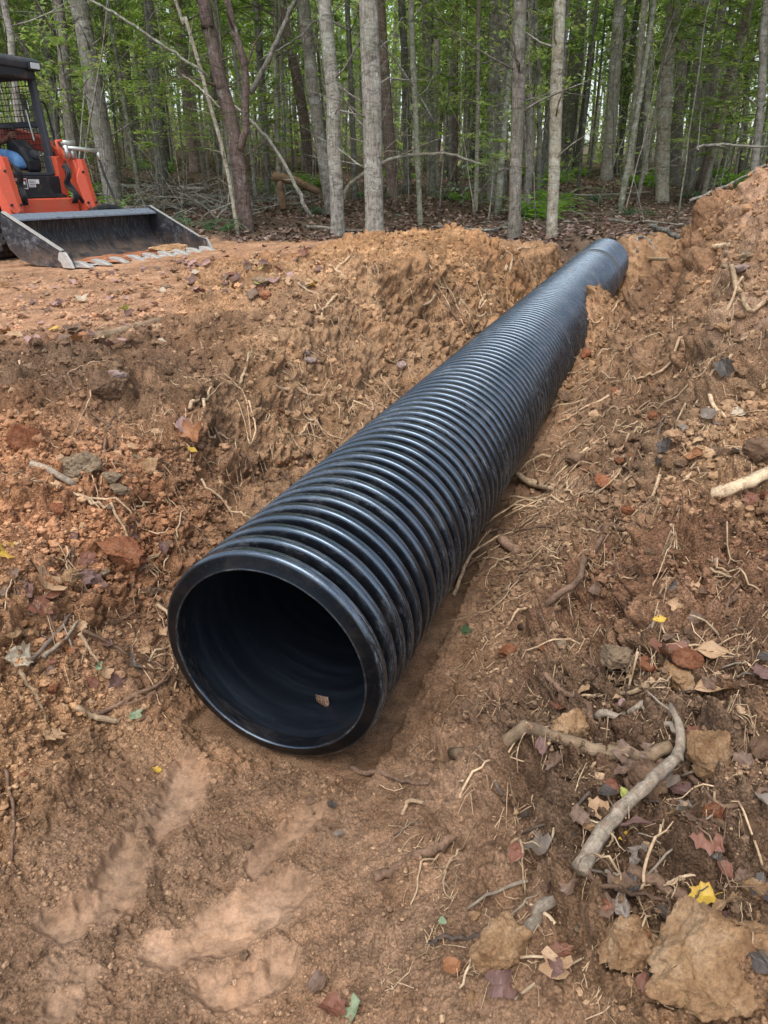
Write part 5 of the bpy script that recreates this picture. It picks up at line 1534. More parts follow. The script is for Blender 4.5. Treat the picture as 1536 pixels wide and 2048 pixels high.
def build_rocks():
    rocks_lib()
    L = [ # x, y, width, material, mesh, rotation, height, label
     (1405,1985,275,'clod_tan',0,.4,230,'largest sandy clod, filling the bottom corner of the ground'),
     (1245,1915,120,'clod_tan',1,1.0,130,'sandy clod left of the largest one'),
     (1005,1918,128,'clod_tan',2,.2,120,'squarish sandy clod with a dark soil patch on its top'),
     (1140,1480,90,'clod_tan',3,.5,70,'round pitted sandy clod above the long half-buried stick'),
     (1420,1545,112,'clod_tan',4,2.2,95,'rough tan clod right of the forked grey stick'),
     (1290,1580,80,'clod_brown',1,2.5,70,'brown wedge clod under the forked grey stick'),
     (1345,1375,78,'clod_tan',2,2.0,56,'flat tan clod under the pale crossing root'),
     (1370,1335,58,'clod_red',3,.0,46,'brick-red clod beside the rust leaf'),
     (1288,1343,44,'clod_red',5,.0,34,'small orange clod at the end of the bark chunk'),
     (1015,1312,36,'clod_red',6,.0,34,'small orange clod among the thin roots near the pipe'),
     (1515,1510,60,'clod_brown',7,.0,60,'dull brown clod at the right edge above the grey leaf'),
     (1500,1665,60,'clod_brown',8,.0,46,'brown clod at the right edge beside the black leaves'),
     (1510,1790,60,'clod_tan',9,.0,50,'sandy clod at the right edge above the largest clod'),
     (1425,1640,50,'clod_red',10,.0,56,'reddish clod between the crumpled leaves'),
     (1300,1115,48,'clod_brown',5,.0,44,'rounded brown clod upslope of the rusty leaf'),
     (1360,1165,36,'clod_brown',6,.0,30,'small brown clod in the crumbly slope'),
     (1262,925,34,'clod_red',7,.0,26,'small red clod beside the dark twig'),
     (1205,968,40,'clod_red',8,.0,24,'flat reddish clod left of the dark twig'),
     (1150,930,44,'clod_brown',9,.0,36,'brown clod leaning over the trench edge'),
     (1515,915,70,'clod_brown',10,.0,50,'brown clod at the right edge above the split stick'),
     (50,890,60,'clod_red',3,.6,66,'bright orange-red rock on the left bank'),
     (162,950,80,'stone_grey',1,.9,78,'tall grey-tan rock standing on the left bank'),
     (225,965,46,'stone_grey',5,.0,34,'tan stone just right of the tall grey-tan rock'),
     (298,942,50,'clod_tan',6,.4,28,'flat tan stone in the row below the curled leaf'),
     (262,962,30,'clod_brown',8,.0,26,'brown knob in the row of stones'),
     (240,988,44,'stone_grey',9,.0,22,'grey flat stone lowest in the row'),
     (250,1120,100,'clod_red',0,.3,80,'broad orange clod above the plum leaf'),
     (222,785,74,'clod_brown',2,.3,62,'dark brown clod with a pale root across it'),
     (140,1160,38,'clod_tan',7,.0,34,'tan knob beside the plum leaf'),
     (28,1270,40,'clod_tan',8,.0,24,'tan stone in the leaf litter at the left edge'),
     (60,1275,40,'clod_tan',9,.0,24,'tan stone second from the left edge'),
     (115,1025,32,'clod_red',10,.0,26,'orange nodule below the grey stick stub'),
     (522,570,38,'stone_grey',6,.0,24,'olive-tan rock on top of the left bank'),
     (608,710,24,'stone_pink',7,.0,15,'white pebble on the left bank'),
     (620,728,30,'stone_pink',8,.0,24,'pink pebble under the white one'),
     (235,757,40,'stone_pink',9,.0,16,'flat quartz-white stone on the dark clod'),
     (800,740,30,'stone_pink',10,.0,18,'pinkish stone low on the left wall'),
     (1455,515,26,'stone_grey',5,.0,20,'grey stone under the pale board'),
     (1490,518,30,'stone_grey',6,.0,24,'largest of the grey stones under the pale board'),
     (1455,540,30,'stone_grey',7,.0,22,'tan stone lower left under the pale board'),
     (1480,545,30,'stone_pink',8,.0,24,'pale stone lower right under the pale board'),
     (1445,665,36,'clod_tan',9,.0,22,'tan stone right of the track marks'),
     (1160,600,26,'clod_brown',10,.0,26,'brown clod resting against the pipe where the soil slid'),
     (1150,585,22,'clod_brown',5,.0,24,'dark clod perched on the soil slide by the pipe'),
     (1165,660,30,'clod_brown',6,.0,26,'brown clod beside the pipe below the slide'),
     (1170,715,26,'clod_red',7,.0,22,'reddish clod beside the pipe halfway along'),
     (1130,800,34,'clod_brown',8,.0,26,'brown clod wedged by the pipe above the root tangle'),
     (950,1835,26,'clod_tan',9,.0,24,'small sandy lump above the squarish clod'),
     (942,1998,20,'clod_tan',10,.0,30,'yellow sandy crumb below the squarish clod'),
     (1230,1330,100,'deadwood',3,1.5,50,'short weathered bark chunk beside the rust leaf'),
    ]
    for i, (x, y, w, m, k, rz, h, lab) in enumerate(L):
        wood = m == 'deadwood'; st = 'stone' in m or 'rock' in lab
        rock(x, y, w, m, lab, sink=(-.12 if i < 10 else .22), cat='bark chunk' if wood else ('stone' if st else 'clod'), k=k, name='bark_chunk' if wood else ('stone' if st else 'clod'), rotz=rz, hpx=h)
    # loose clods scattered on the banks
    rs = np.random.default_rng(31)
    done = 0
    ms = ['clod_tan','clod_brown','clod_brown','clod_red','clod_brown','stone_grey']
    words = {'clod_tan':'sandy','clod_brown':'brown','clod_red':'reddish','stone_grey':'greyish'}
    while done < 230:
        px = rs.random()*1536; py = 560+rs.random()*1480
        p = hit(px, py); u, v = uv_of(p[0], p[1])
        if abs(u) < .42 and -.1 < v < PLEN: continue
        pit = zones(p[:1], p[1:2])[0][0]
        plat = zones(p[:1], p[1:2])[4][0]
        if (pit > .5 or plat > .5) and rs.random() < .85: continue
        if px < 700 and rs.random() < .35: continue
        w = (12+26*rs.random()**2.2)*(.75 if py < 900 else 1); m = ms[rs.integers(0, 6)]
        if pit > .5: m = 'clod_brown'; w *= .7
        lab = f"{'small' if w < 20 else 'fist-sized'} {words[m]} clod lying {place_word(p[0], p[1])}"
        rock(px, py, w, m, lab, 'clod', rs.integers(5, 12), 'clod', None, sink=.3+.2*rs.random(), hpx=w*(.6+.3*rs.random()), group='loose clods on the banks')
        done += 1

def build_sticks():
    S = stick
    S('branch', [(1155,1748),(1215,1685),(1290,1612),(1340,1560)], 34, 'stick', 'thick pale grey branch lying across the right bank in the near corner', 'branch', .78, 12, 18, 0, lifts=[.015,.06,.065,.06], seed=1, broken=True)
    S('branch', [(1342,1560),(1352,1510),(1335,1445)], 24, 'stick', 'upright broken fork at the upper end of the thick grey branch', 'branch', .55, 9, 10, 1, lifts=[.06,.06,.05], seed=2)
    S('branch', [(1052,1868),(1080,1830),(1108,1788)], 26, 'stick', 'short grey branch piece sticking out of the soil left of the thick branch', 'branch', .95, 10, 9, 0, seed=3, broken=True)
    S('branch', [(905,1510),(1000,1505),(1130,1502),(1250,1508),(1340,1500)], 23, 'deadwood', 'long weathered half-buried stick right of the pipe mouth', 'branch', .85, 10, 22, 0, sink=.5, seed=4, broken=True)
    S('branch', [(1190,1440),(1260,1440),(1330,1460),(1405,1478)], 17, 'stick', 'curved grey stick above the long weathered one', 'stick', .5, 9, 18, 1, seed=5)
    S('root', [(1345,1530),(1375,1560),(1430,1585),(1500,1605),(1536,1615)], 13, 'root_dark', 'brown root running off the right edge from the forked branch', 'root', .7, 8, 18, 0, seed=6)
    S('root', [(1075,1330),(1110,1380),(1150,1425),(1195,1480),(1260,1515),(1340,1532)], 12, 'root_dark', 'long brown root sloping down to the forked branch', 'root', .9, 8, 24, 2, seed=7)
    S('root', [(1040,1258),(1090,1215),(1150,1190),(1195,1120),(1245,1070),(1290,1020),(1315,975)], 15, 'root_dark', 'longest smooth brown root curving up the right bank', 'root', .55, 9, 30, 1, seed=8)
    S('root', [(1400,1310),(1330,1352),(1270,1390),(1235,1392),(1150,1400)], 11, 'root', 'pale root crossing between the tan leaf and the flat clod', 'root', .6, 8, 22, 1, lifts=[.02,.02,.01,.01,.01], seed=9)
    S('branch', [(1255,1600+142),(1310,1765),(1370,1795)], 27, 'root_dark', 'smooth brown stick buried at both ends below the thick branch', 'branch', .9, 10, 12, 0, sink=.45, seed=10, broken=True)
    S('root', [(748,1758),(800,1745),(860,1715),(905,1688)], 20, 'root_dark', 'brown root poking out under the big crumbly clod', 'root', .9, 9, 14, 0, sink=.4, seed=11)
    S('root', [(860,1885),(900,1880),(960,1872),(998,1868)], 9, 'stick_dark', 'thin blackish twig touching the squarish clod', 'twig', .9, 7, 12, 1, seed=12)
    S('twig', [(1100,1710+0),(1180,1755),(1240,1775),(1290,1795),(1350,1830)], 9, 'root_dark', 'thin brown twig under the thick grey branch', 'twig', .7, 7, 16, 1, seed=13)
    S('root', [(805,1630),(820,1612),(858,1620),(868,1650),(885,1655)], 9, 'root', 'hooked pale root left of the big crumbly clod', 'root', .7, 7, 16, 0, seed=14, lifts=[.0,.02,.015,.01,.01])
    S('root', [(700,1535),(740,1555),(800,1568),(855,1570)], 11, 'root_dark', 'brown root in the pit right of the pipe mouth', 'root', .6, 8, 14, 0, sink=.4, seed=15)
    S('branch', [(1425,1000),(1470,985),(1536,960)], 26, 'split_wood', 'stick with a pale split end at the right edge', 'branch', .9, 9, 12, 0, seed=16, lifts=[.02,.02,.03], broken=True)
    S('board', [(1398,502),(1430,500),(1462,493)], 10, 'split_wood', 'pale split board on the dirt ridge', 'board', 1, 5, 7, 0, seed=17, lifts=[.02,.02,.02], broken=True)
    S('root', [(1280,975),(1290,930),(1310,895),(1325,840)], 11, 'stick_dark', 'dark bent twig above the brown slope', 'twig', .6, 8, 16, 1, seed=18)
    S('root', [(1445,548),(1490,575),(1536,600)], 9, 'root', 'pale root slanting down the dirt ridge at the right edge', 'root', .8, 7, 12, 0, seed=19)
    S('root', [(1252,528),(1300,522),(1365,520)], 8, 'root', 'pale root sticking out beside the far end of the pipe', 'root', .7, 7, 12, 1, seed=20, lifts=[.05,.03,.0])
    S('root', [(1395,800),(1430,825),(1460,850)], 9, 'root', 'short pale root on the upper right bank', 'root', .7, 7, 12, 2, seed=21)
    S('root', [(985,970),(1030,965),(1060,978),(1105,985)], 12, 'root', 'pale broken root reaching the pipe from the right bank', 'root', .9, 8, 14, 2, seed=22, lifts=[.05,.05,.03,.02])
    S('root', [(1040,960),(1080,975),(1108,978)], 13, 'root', 'stubby root end beside the root reaching the pipe', 'root', .9, 8, 10, 1, seed=23)
    S('root', [(1000,1090),(1035,1110)], 22, 'root_dark', 'thick cut root stub pointing out of the right bank', 'root', .8, 8, 6, 0, seed=24, lifts=[.03,.01], broken=True)
    S('root', [(908,1190),(940,1130),(1000,1085)], 9, 'root', 'arched thin root between the stub and the pipe', 'root', .5, 6, 16, 3, seed=25, lifts=[.0,.05,.04])
    S('stick', [(66,938),(100,950),(150,975)], 16, 'stick', 'grey stick stub leaning on the tall grey-tan rock', 'stick', .9, 9, 10, 0, seed=26, broken=True, lifts=[.02,.02,.01])
    S('log', [(195,680),(250,665),(325,645)], 22, 'deadwood', 'short mud-coated log on top of the left bank', 'log', .8, 10, 12, 0, sink=.5, seed=27, broken=True)
    S('root', [(155,1425),(185,1440),(240,1448)], 15, 'root', 'kinked pale root in the left side of the pit', 'root', .8, 8, 14, 0, seed=28, lifts=[.02,.015,.01])
    S('root', [(185,1430),(235,1410),(290,1385),(345,1360)], 12, 'root_dark', 'brown root leading up to the rim of the pipe', 'root', .6, 7, 14, 2, seed=29)
    S('root', [(38,1350),(62,1385),(80,1410),(92,1448)], 10, 'root', 'zigzag pale root at the left edge of the pit', 'root', .6, 6, 16, 0, seed=30)
    S('root', [(10,1540),(22,1590),(28,1650),(22,1720),(5,1765)], 8, 'root_dark', 'thin root hanging down at the left edge', 'root', .5, 6, 18, 1, seed=31)
    for i, (a, lab) in enumerate([([(65,1338),(110,1290),(150,1240)],'dark twig lying uppermost in the small twig pile'),([(90,1330),(130,1295),(160,1255)],'grey twig in the small twig pile'),([(160,1280),(180,1310),(200,1340)],'pale split twig beside the small twig pile'),([(170,1275),(220,1300),(260,1325)],'thin brown twig right of the small twig pile')]):
        S('twig', a, 11-i, ['stick_dark','stick','root','root_dark'][i], lab, 'twig', .6, 7, 10, 1, seed=40+i, lifts=[.03,.03,.03])
    # roots on the left bank and left wall
    A = [([(515,905),(535,945),(552,990)],4,'long pale root hair hanging beside the near ribs'),([(405,880),(440,870),(475,880)],6,'looped pale root beside the curled leaf'),([(250,1095),(330,1090),(240,1140)],5,'thin curved root over the orange clod'),
         ([(150,870),(200,860),(235,880)],7,'brown root on the dark soil above the tall rock'),([(205,925),(215,870),(250,830)],8,'forked brown root on the dark soil'),([(380,820),(400,800),(390,775)],8,'pale S-shaped root on the left bank'),
         ([(405,830),(420,790),(425,760)],7,'pale upright root on the left bank'),([(480,770),(495,730),(505,700)],7,'pale root below the curled bark'),([(560,830),(610,840),(650,870)],7,'pale root low on the left wall'),
         ([(690,560),(675,540),(700,518)],9,'hooked pale root near the top of the left bank'),([(700,600),(660,612),(640,640)],7,'wispy root on the left bank top'),([(920,600),(960,640),(985,660)],6,'root hair on the wall above the pipe'),
         ([(880,620),(930,655),(975,665)],7,'brown root sticking out of the wall towards the pipe'),([(1010,640),(960,630),(985,655)],6,'bent root touching the pipe from the wall'),([(860,560),(900,590),(930,640)],5,'hair root hanging on the far wall'),
         ([(1000,520),(1040,500),(1075,495)],7,'pale root on the shoulder of the mound'),([(1010,545),(1030,520)],8,'crossed pale root on the shoulder of the mound'),([(870,590),(845,620),(850,640)],6,'curled root on the mound side'),
         ([(750,700),(800,735),(790,780)],6,'drooping root on the left wall above the pipe'),([(700,800),(745,830),(730,790)],5,'thin looped root close to the pipe'),([(600,870),(640,860),(690,880)],5,'pale wisp on the left wall'),
         ([(840,830),(770,770),(760,740)],5,'vertical root hair on the left wall'),([(545,770),(600,790),(640,800)],9,'strip of curled bark on the left bank'),([(560,560),(620,590),(640,600)],6,'thin twig near the olive-tan rock'),
         ([(350,1290),(300,1330),(330,1345)],6,'frayed root at the left of the pipe mouth'),([(300,1320),(345,1315),(340,1345)],5,'second frayed root at the left of the pipe mouth')]
    for i, (a, w, lab) in enumerate(A):
        S('root', a, w, 'root' if 'brown' not in lab else 'root_dark', lab, 'root', .5, 6, 14, 1, seed=60+i, wig=.004, group=None)
    # random thin roots, each its own
    rs = np.random.default_rng(32); done = 0
    zones_px = [(1000,1500,540,1400,.26),(1010,1280,560,1150,.26),(780,1536,1300,1900,.16),(600,1080,520,900,.18),(40,640,700,1350,.14)]
    pr = np.cumsum([z[4] for z in zones_px])
    while done < 292:
        z = zones_px[int(np.searchsorted(pr, rs.random()*pr[-1]))]
        px = z[0]+(z[1]-z[0])*rs.random(); py = z[2]+(z[3]-z[2])*rs.random()
        p = hit(px, py); u, v = uv_of(p[0], p[1])
        if abs(u) < .45 and v > -.1: continue
        d = to_px(p)[2]; 
        ln = (.07+.30*rs.random()**1.5)*min(d, 3.6)/2.0
        # roots on walls hang down the slope
        n = gnormal(p[0], p[1], .06); sl = np.hypot(n[0], n[1])
        th = rs.random()*6.28
        if sl > .3 and rs.random() < .65: th = math.atan2(n[1], n[0])+rs.normal()*.5
        dirv = np.array([math.cos(th), math.sin(th)]); pts = [p[:2]]
        for s in range(4):
            dirv = dirv + rs.normal(size=2)*.45; dirv /= np.linalg.norm(dirv); pts.append(pts[-1]+dirv*ln/4)
        pts = np.array(pts); P3 = np.concatenate([pts, ground(pts[:, 0], pts[:, 1])[:, None]], 1)
        nn = 14; P = smooth_path(P3, nn); r = (.0016+.0040*rs.random()**2)*min(d, 3.6)/2.0
        P += rs.normal(size=P.shape)*ln*.012
        lift = (.012+.03*rs.random())*np.sin(np.linspace(0, 3.14*rs.random()+1.2, nn)).clip(0)*(rs.random() < .6)
        P[:, 2] = np.maximum(P[:, 2], ground(P[:, 0], P[:, 1])+r*.4)+lift
        o = P[0].copy(); mb = MB(); mb.tube(P-o, np.linspace(r, r*.45, nn), 6)
        if rs.random() < .5:
            i = rs.integers(3, nn-3); dd = P[i]-P[i-2]; dd = dd+np.array([dd[1], -dd[0], 0])*rs.choice([-1, 1]); q = P[i]-o
            dd = dd/(np.linalg.norm(dd)+1e-9)*ln*.14; mb.tube([q, q+dd, q+dd*2+rs.normal(size=3)*ln*.03], [r*.6, r*.45, r*.25], 5)
        m = 'root' if rs.random() < .68 else 'root_dark'
        ob = mb.build('root', M[m], None, smooth=True, loc=tuple(o))
        tag(ob, f"{'pale' if m == 'root' else 'brown'} {'thin' if r < .0022 else 'pencil-thick'} root {place_word(p[0], p[1])}", 'root', 'torn roots on the trench banks')
        done += 1
    # short dark twigs
    for k in range(80):
        px = 800+736*rs.random() if k % 3 else 640*rs.random(); py = 900+1100*rs.random() if k % 3 else 900+450*rs.random()
        p = hit(px, py); u, v = uv_of(p[0], p[1])
        if abs(u) < .5: continue
        ln = .04+.08*rs.random(); th = rs.random()*6.28; e = p+np.array([math.cos(th), math.sin(th), 0])*ln
        e[2] = gz(e[0], e[1])+.012; m_ = (p+e)/2+np.array([0, 0, .01]); o = p.copy(); o[2] += .004
        mb = MB(); r = .0015+.003*rs.random(); mb.tube(smooth_path(np.array([p, m_, e])-p, 7)+rs.normal(size=(7, 3))*.0015, np.linspace(r, r*.6, 7), 6)
        m = ['stick_dark','stick','split_wood'][rs.integers(0, 3)]
        tag(mb.build('twig', M[m], None, smooth=True, loc=tuple(o)), f"short {['dark','grey','splintered'][['stick_dark','stick','split_wood'].index(m)]} twig {place_word(p[0], p[1])}", 'twig', 'bits of twig in the soil')

def build_hair_roots():
    """root hairs too fine to count"""
    rs = np.random.default_rng(33); mb = MB(); n = 0
    Z_ = [(1000,1536,540,1500,.30),(1010,1280,540,1200,.22),(760,1536,1250,1980,.24),(560,1100,500,900,.2),(20,640,650,1350,.14)]
    pr = np.cumsum([z[4] for z in Z_])
    while n < 1700:
        z = Z_[int(np.searchsorted(pr, rs.random()*pr[-1]))]
        px = z[0]+(z[1]-z[0])*rs.random(); py = z[2]+(z[3]-z[2])*rs.random()
        p = hit(px, py); u, v = uv_of(p[0], p[1])
        if abs(u) < .42 and v > -.1: continue
        d = to_px(p)[2]; k0 = 1+rs.integers(0, 4)
        for q in range(k0):
            ln = (.03+.07*rs.random())*min(d, 3)/1.8; th = rs.random()*6.28; dv = np.array([math.cos(th), math.sin(th)]); pts = [p[:2]+rs.normal(size=2)*.01]
            for s in range(4):
                dv = dv+rs.normal(size=2)*.6; dv /= np.linalg.norm(dv); pts.append(pts[-1]+dv*ln/4)
            pts = np.array(pts); zz = ground(pts[:, 0], pts[:, 1])+.001+.012*np.abs(rs.normal(size=5))*rs.random()
            mb.tube(np.column_stack([pts, zz]), .0009*min(d, 4)/1.5+.0001, 3, False)
        n += k0
    o = mb.build('root_hairs', M['root'], None)
    tag(o, 'fine root hairs torn loose all over the trench banks', 'root hairs', kind='stuff')

def build_crumbs():
    """loose crumbs of soil, uncountable"""
    import bmesh
    rs = np.random.default_rng(34)
    protos = []
    for i in range(6):
        b = bmesh.new(); bmesh.ops.create_icosphere(b, subdivisions=1 if i < 4 else 2, radius=1)
        V = np.array([v.co[:] for v in b.verts]); F = np.array([[v.index for v in f.verts] for f in b.faces]); b.free()
        V = V*(1+.22*rs.normal(size=(len(V), 1)).clip(-1.4, 1.4))*np.array([1, .6+.4*rs.random(), .6+.3*rs.random()]); protos.append((V, F))
    N = 190000
    y = np.concatenate([.30+rs.random(N*7//10)**1.25*2.6, .8+rs.random(N-N*7//10)**1.1*7.0])
    x = (rs.random(N)*2-1)*(.62+.60*y)
    u, v = uv_of(x, y)
    pit, dark, red, forest, plat = zones(x, y)
    sm = smear_mask(x, y)
    clus = fbm(x*2.2, y*2.2, 401, 3) + .8*fbm(x*9, y*9, 402, 2)
    keep = (~((np.abs(u) < .40) & (v > -.04))) & (rs.random(N) < .30+.70*sstep(-.25, .25, clus)) & (rs.random(N) > pit*.55+sm*.6) & (rs.random(N) > plat*.75)
    x, y, pit = x[keep], y[keep], pit[keep]; n = len(x)
    g = ground(x, y); d = np.hypot(x, y)
    s = (.0016+.0030*rs.random(n)**2+.0090*rs.random(n)**9)*np.clip(d/1.4, .8, 3.2)*(1-.2*pit)
    cb = soil_color(x, y, zones(x, y)+(smear_mask(x, y), np.zeros_like(x)))*(.55+.85*rs.random((n, 1)))
    pale = rs.random(n) < .05; cb[pale] = cb[pale]*.5+np.array([.28, .19, .11])
    kind = np.where(s > .006, 4+rs.integers(0, 2, n), rs.integers(0, 4, n)); a = rs.random(n)*6.28
    Vs, Fs, Cs = [], [], []; off = 0
    for k in range(6):
        V, F = protos[k]; i = np.nonzero(kind == k)[0]
        if not len(i): continue
        ca, sa = np.cos(a[i])[:, None], np.sin(a[i])[:, None]; ss = s[i][:, None]
        W = np.stack([(V[:, 0]*ca-V[:, 1]*sa)*ss+x[i][:, None], (V[:, 0]*sa+V[:, 1]*ca)*ss+y[i][:, None], V[:, 2]*ss+(g[i]+s[i]*.35)[:, None]], -1)
        Vs.append(W.reshape(-1, 3)); Fs.append((F[None]+(np.arange(len(i))*len(V))[:, None, None]).reshape(-1, 3)+off); off += len(i)*len(V)
        Cs.append(np.repeat(cb[i], len(V), 0))
    me = mesh_of('soil_crumbs', np.concatenate(Vs), np.concatenate(Fs), M['crumb'], False, cols=np.concatenate(Cs))
    tag(put('soil_crumbs', me), 'loose crumbs of brown clay soil strewn over the banks and pit', 'soil', kind='stuff')

def build_leaves():
    L = [(1392,1820,66,'maple','yellow','bright yellow leaf with red edge on the right bank',0),(1435,1385,112,'oval','tan','big tan leaf with clear midrib at the right edge',1),(1420,1318,74,'oval','tan','pale yellowish leaf above the big tan one',2),
      (1342,1290,92,'tulip','rust','glossy rust-brown folded leaf above the brick-red clod',0),(1312,1268,32,'oval','yellow','yellow leaf fragment on the rust-brown leaf',3),(1520,1362,56,'maple','plum','purple-grey leaf at the right edge',1),
      (1198,1650,62,'maple','tan','creased pale leaf with orange rim near the thick branch',3),(1246,1592,44,'oval','lime','yellow-green upright leaf touching the thick branch',1),(1248,1690,40,'oval','yellow','narrow yellow leaf under the thick branch',2),
      (1405,1735,76,'maple','rust','maroon leaf left of the bright yellow leaf',2),(1440,1760,54,'oval','rust','glossy dark-red curled leaf above the bright yellow leaf',3),(1030,1720,58,'oval','rust','curled red-brown leaf on the crumbly soil',0),
      (903,1942,66,'oval','orange','wet orange-brown leaf left of the squarish clod',1),(1352,1655,60,'maple','grey','crumpled grey leaf below the brown root',0),(1350,1690,40,'oval','black','blue-black leaf scrap under the crumpled grey leaf',1),
      (1520,1635,64,'oval','grey','grey-brown leaf at the right edge',2),(1210,1600,60,'oval','black','dark grey leaf standing beside the thick branch',2),(1050,1650,50,'oval','black','black curled leaf beside the big crumbly clod',3),
      (1135,1690,48,'oval','black','black shiny leaf left of the thick branch end',0),(1250,1790,52,'maple','black','charcoal leaf scrap on the thin brown twig',1),(1445,1870,50,'oval','plum','grey-mauve leaf behind the largest clod',2),
      (1285,1990,54,'oval','rust','dark red leaf under the middle sandy clod',2),(1200,1125,40,'oval','rust','rusty leaf on the upper right bank',1),(1190,1205,54,'oval','brown','long thin brown leaf under the smooth brown root',2),
      (1100,1205,20,'oval','rust','tiny red leaf tip on the right bank',0),(1385,932,50,'oval','orange','orange-and-tan leaf piece near the right edge',2),(1475,835,34,'maple','pale','whitish leaf on the upper right bank',0),
      (1330,912,46,'maple','black','blackish leaf beside the dark bent twig',1),(1445,770,50,'maple','black','black leaf on the upper right bank',2),(1415,845,44,'maple','grey','grey leaf below the black leaf on the upper bank',3),
      (378,888,52,'tulip','orange','red-orange curled leaf on the left bank',0),(385,905,30,'oval','yellow','yellow leaf on the red-orange one',1),(372,875,50,'maple','pink','pinkish leaf behind the red-orange one',2),
      (14,1135,52,'maple','yellow','yellow leaf at the left edge',1),(178,1128,52,'maple','rust','maroon leaf left of the broad orange clod',1),(176,1165,44,'maple','plum','plum-grey leaf under the maroon one',2),(205,1180,34,'oval','plum','violet leaf right of the plum-grey leaf',3),
      (100,1195,74,'tulip','tan','wide tan leaf in the litter at the left',2),(58,1210,50,'maple','plum','wine-coloured leaf in the litter at the left',0),(120,1235,54,'oval','rust','rust leaf under the wide tan leaf',1),(92,1248,58,'maple','rust','glossy maroon leaf in the litter',3),
      (140,1310,44,'maple','orange','orange leaf beneath the small twig pile',2),(35,1320,70,'maple','pale','pale crumpled leaf at the left edge',0),(115,1490,52,'maple','tan','dry curled leaf in the left side of the pit',3),(200,1340,30,'oval','green','small grey-green leaf near the twig pile',0),
      (272,1438,34,'tulip','green','pale green leaf on a thread in the pit',1),(235,1378,56,'oval','plum','dark folded leaf by the bank edge above the pit',1),(313,1545,26,'maple','yellow','tiny yellow-olive scrap in the pit',1),(712,2025,58,'tulip','green','silvery green leaf at the bottom edge',2),
      (670,2030,74,'maple','rust','dark red leaf at the bottom edge',0),(640,1980,60,'maple','brown','brown veined leaf near the bottom edge',1),(885,1850,30,'oval','green','narrow green leaf on the crumbly soil',1),(885,680,30,'oval','grey','grey flake low on the left wall',1),
      (665,1615,26,'maple','black','dark leaf bit between the streaks',1),(680,1672,26,'maple','grey','small grey leaf bit in the pit',2),(1240,1440,40,'oval','pink','pink-brown leaf above the curved grey stick',1)]
    for x, y, w, k, c, lab, v in L: leaf(x, y, w, k, c, lab, v)
    # the leaf lying in the pipe's mouth
    a = np.array([math.cos(-1.35), math.sin(-1.35)])*.297
    q = P0 + PD*.22 + PXv*a[0] + PZv*a[1]
    o = put('leaf', leaf_me('oval', 'brown', 2)); o.matrix_world = Matrix.Translation(tuple(q+PZv*.008-PD*.03)) @ Matrix.Rotation(.9, 4, 'Z') @ Matrix.Rotation(.35, 4, 'X') @ Matrix.Diagonal((.062, .062, .062, 1))
    tag(o, 'brown leaf lying inside the mouth of the pipe', 'leaf')
    rs = np.random.default_rng(35)
    done = 0
    kinds = ['tulip', 'maple', 'oval']; cs = ['pink','pink','tan','rust','plum','brown','tan','pale','pink','orange','plum','brown']
    adj = {'pink':'faded pink','tan':'tan','rust':'rust-red','plum':'purplish','brown':'brown','yellow':'yellow','pale':'pale','lime':'lime-green','orange':'orange','grey':'grey','black':'blackish'}
    while done < 170:   # driven ground in front of the bucket
        px = rs.random()*640; py = 497+200*rs.random()**1.5
        if px > 330 and py > 600: continue
        if px < 140 and py < 548: continue
        if px < 420 and py < 540-.14*(px-150)+8: continue
        if rs.random() > .35+.65*math.exp(-((px-330)/170)**2-((py-575)/40)**2): continue
        p = hit(px, py); c = cs[rs.integers(0, 12)]
        if rs.random() < .06: c = ['yellow','lime'][rs.integers(0, 2)]
        leaf_at(p, .055+.055*rs.random(), kinds[rs.integers(0, 3)], c, rs.integers(0, 4), rs, f"{adj[c]} fallen leaf on the driven ground in front of the bucket", 'leaves on the driven ground', .3); done += 1
    done = 0
    cs2 = ['brown','brown','grey','plum','rust','brown','tan','black','tan']
    while done < 135:
        if done < 105: px = 900+636*rs.random(); py = 600+1400*rs.random()
        else: px = 0+330*rs.random(); py = 1080+300*rs.random()
        p = hit(px, py); u, v = uv_of(p[0], p[1])
        if abs(u) < .5 and v > -.1: continue
        if done < 105 and u < .8: continue
        c = cs2[rs.integers(0, 9)]
        leaf_at(p, .025+.035*rs.random(), kinds[rs.integers(0, 3)], c, rs.integers(0, 4), rs, f"{adj[c]} leaf scrap {place_word(p[0], p[1])}", 'leaf scraps in the spoil', .6); done += 1

def build_litter():
    """leaf litter of the wood"""
    rs = np.random.default_rng(36); N = 42000
    y = 11.0+30*rs.random(N)**1.5; x = (rs.random(N)*2-1)*(.60*y+2)
    z = zones(x, y)[3]; k = rs.random(N) < z*1.2-.1
    x, y = x[k], y[k]; g = ground(x, y)
    cols = np.array([(.20,.125,.10),(.26,.175,.145),(.13,.08,.06),(.30,.22,.19),(.17,.09,.07),(.10,.065,.05),(.34,.25,.19),(.06,.045,.04)])
    V, F, cc = leaf_cards(np.stack([x, y, g+.015+.02*rs.random(len(x))], 1), .35, .075, rs, cols, 1.3)
    tag(put('leaf_litter', mesh_of('leaf_litter', V, F, M['litter'], False, cols=cc)), 'brown and pinkish leaf litter covering the floor of the wood', 'leaf litter', kind='stuff')

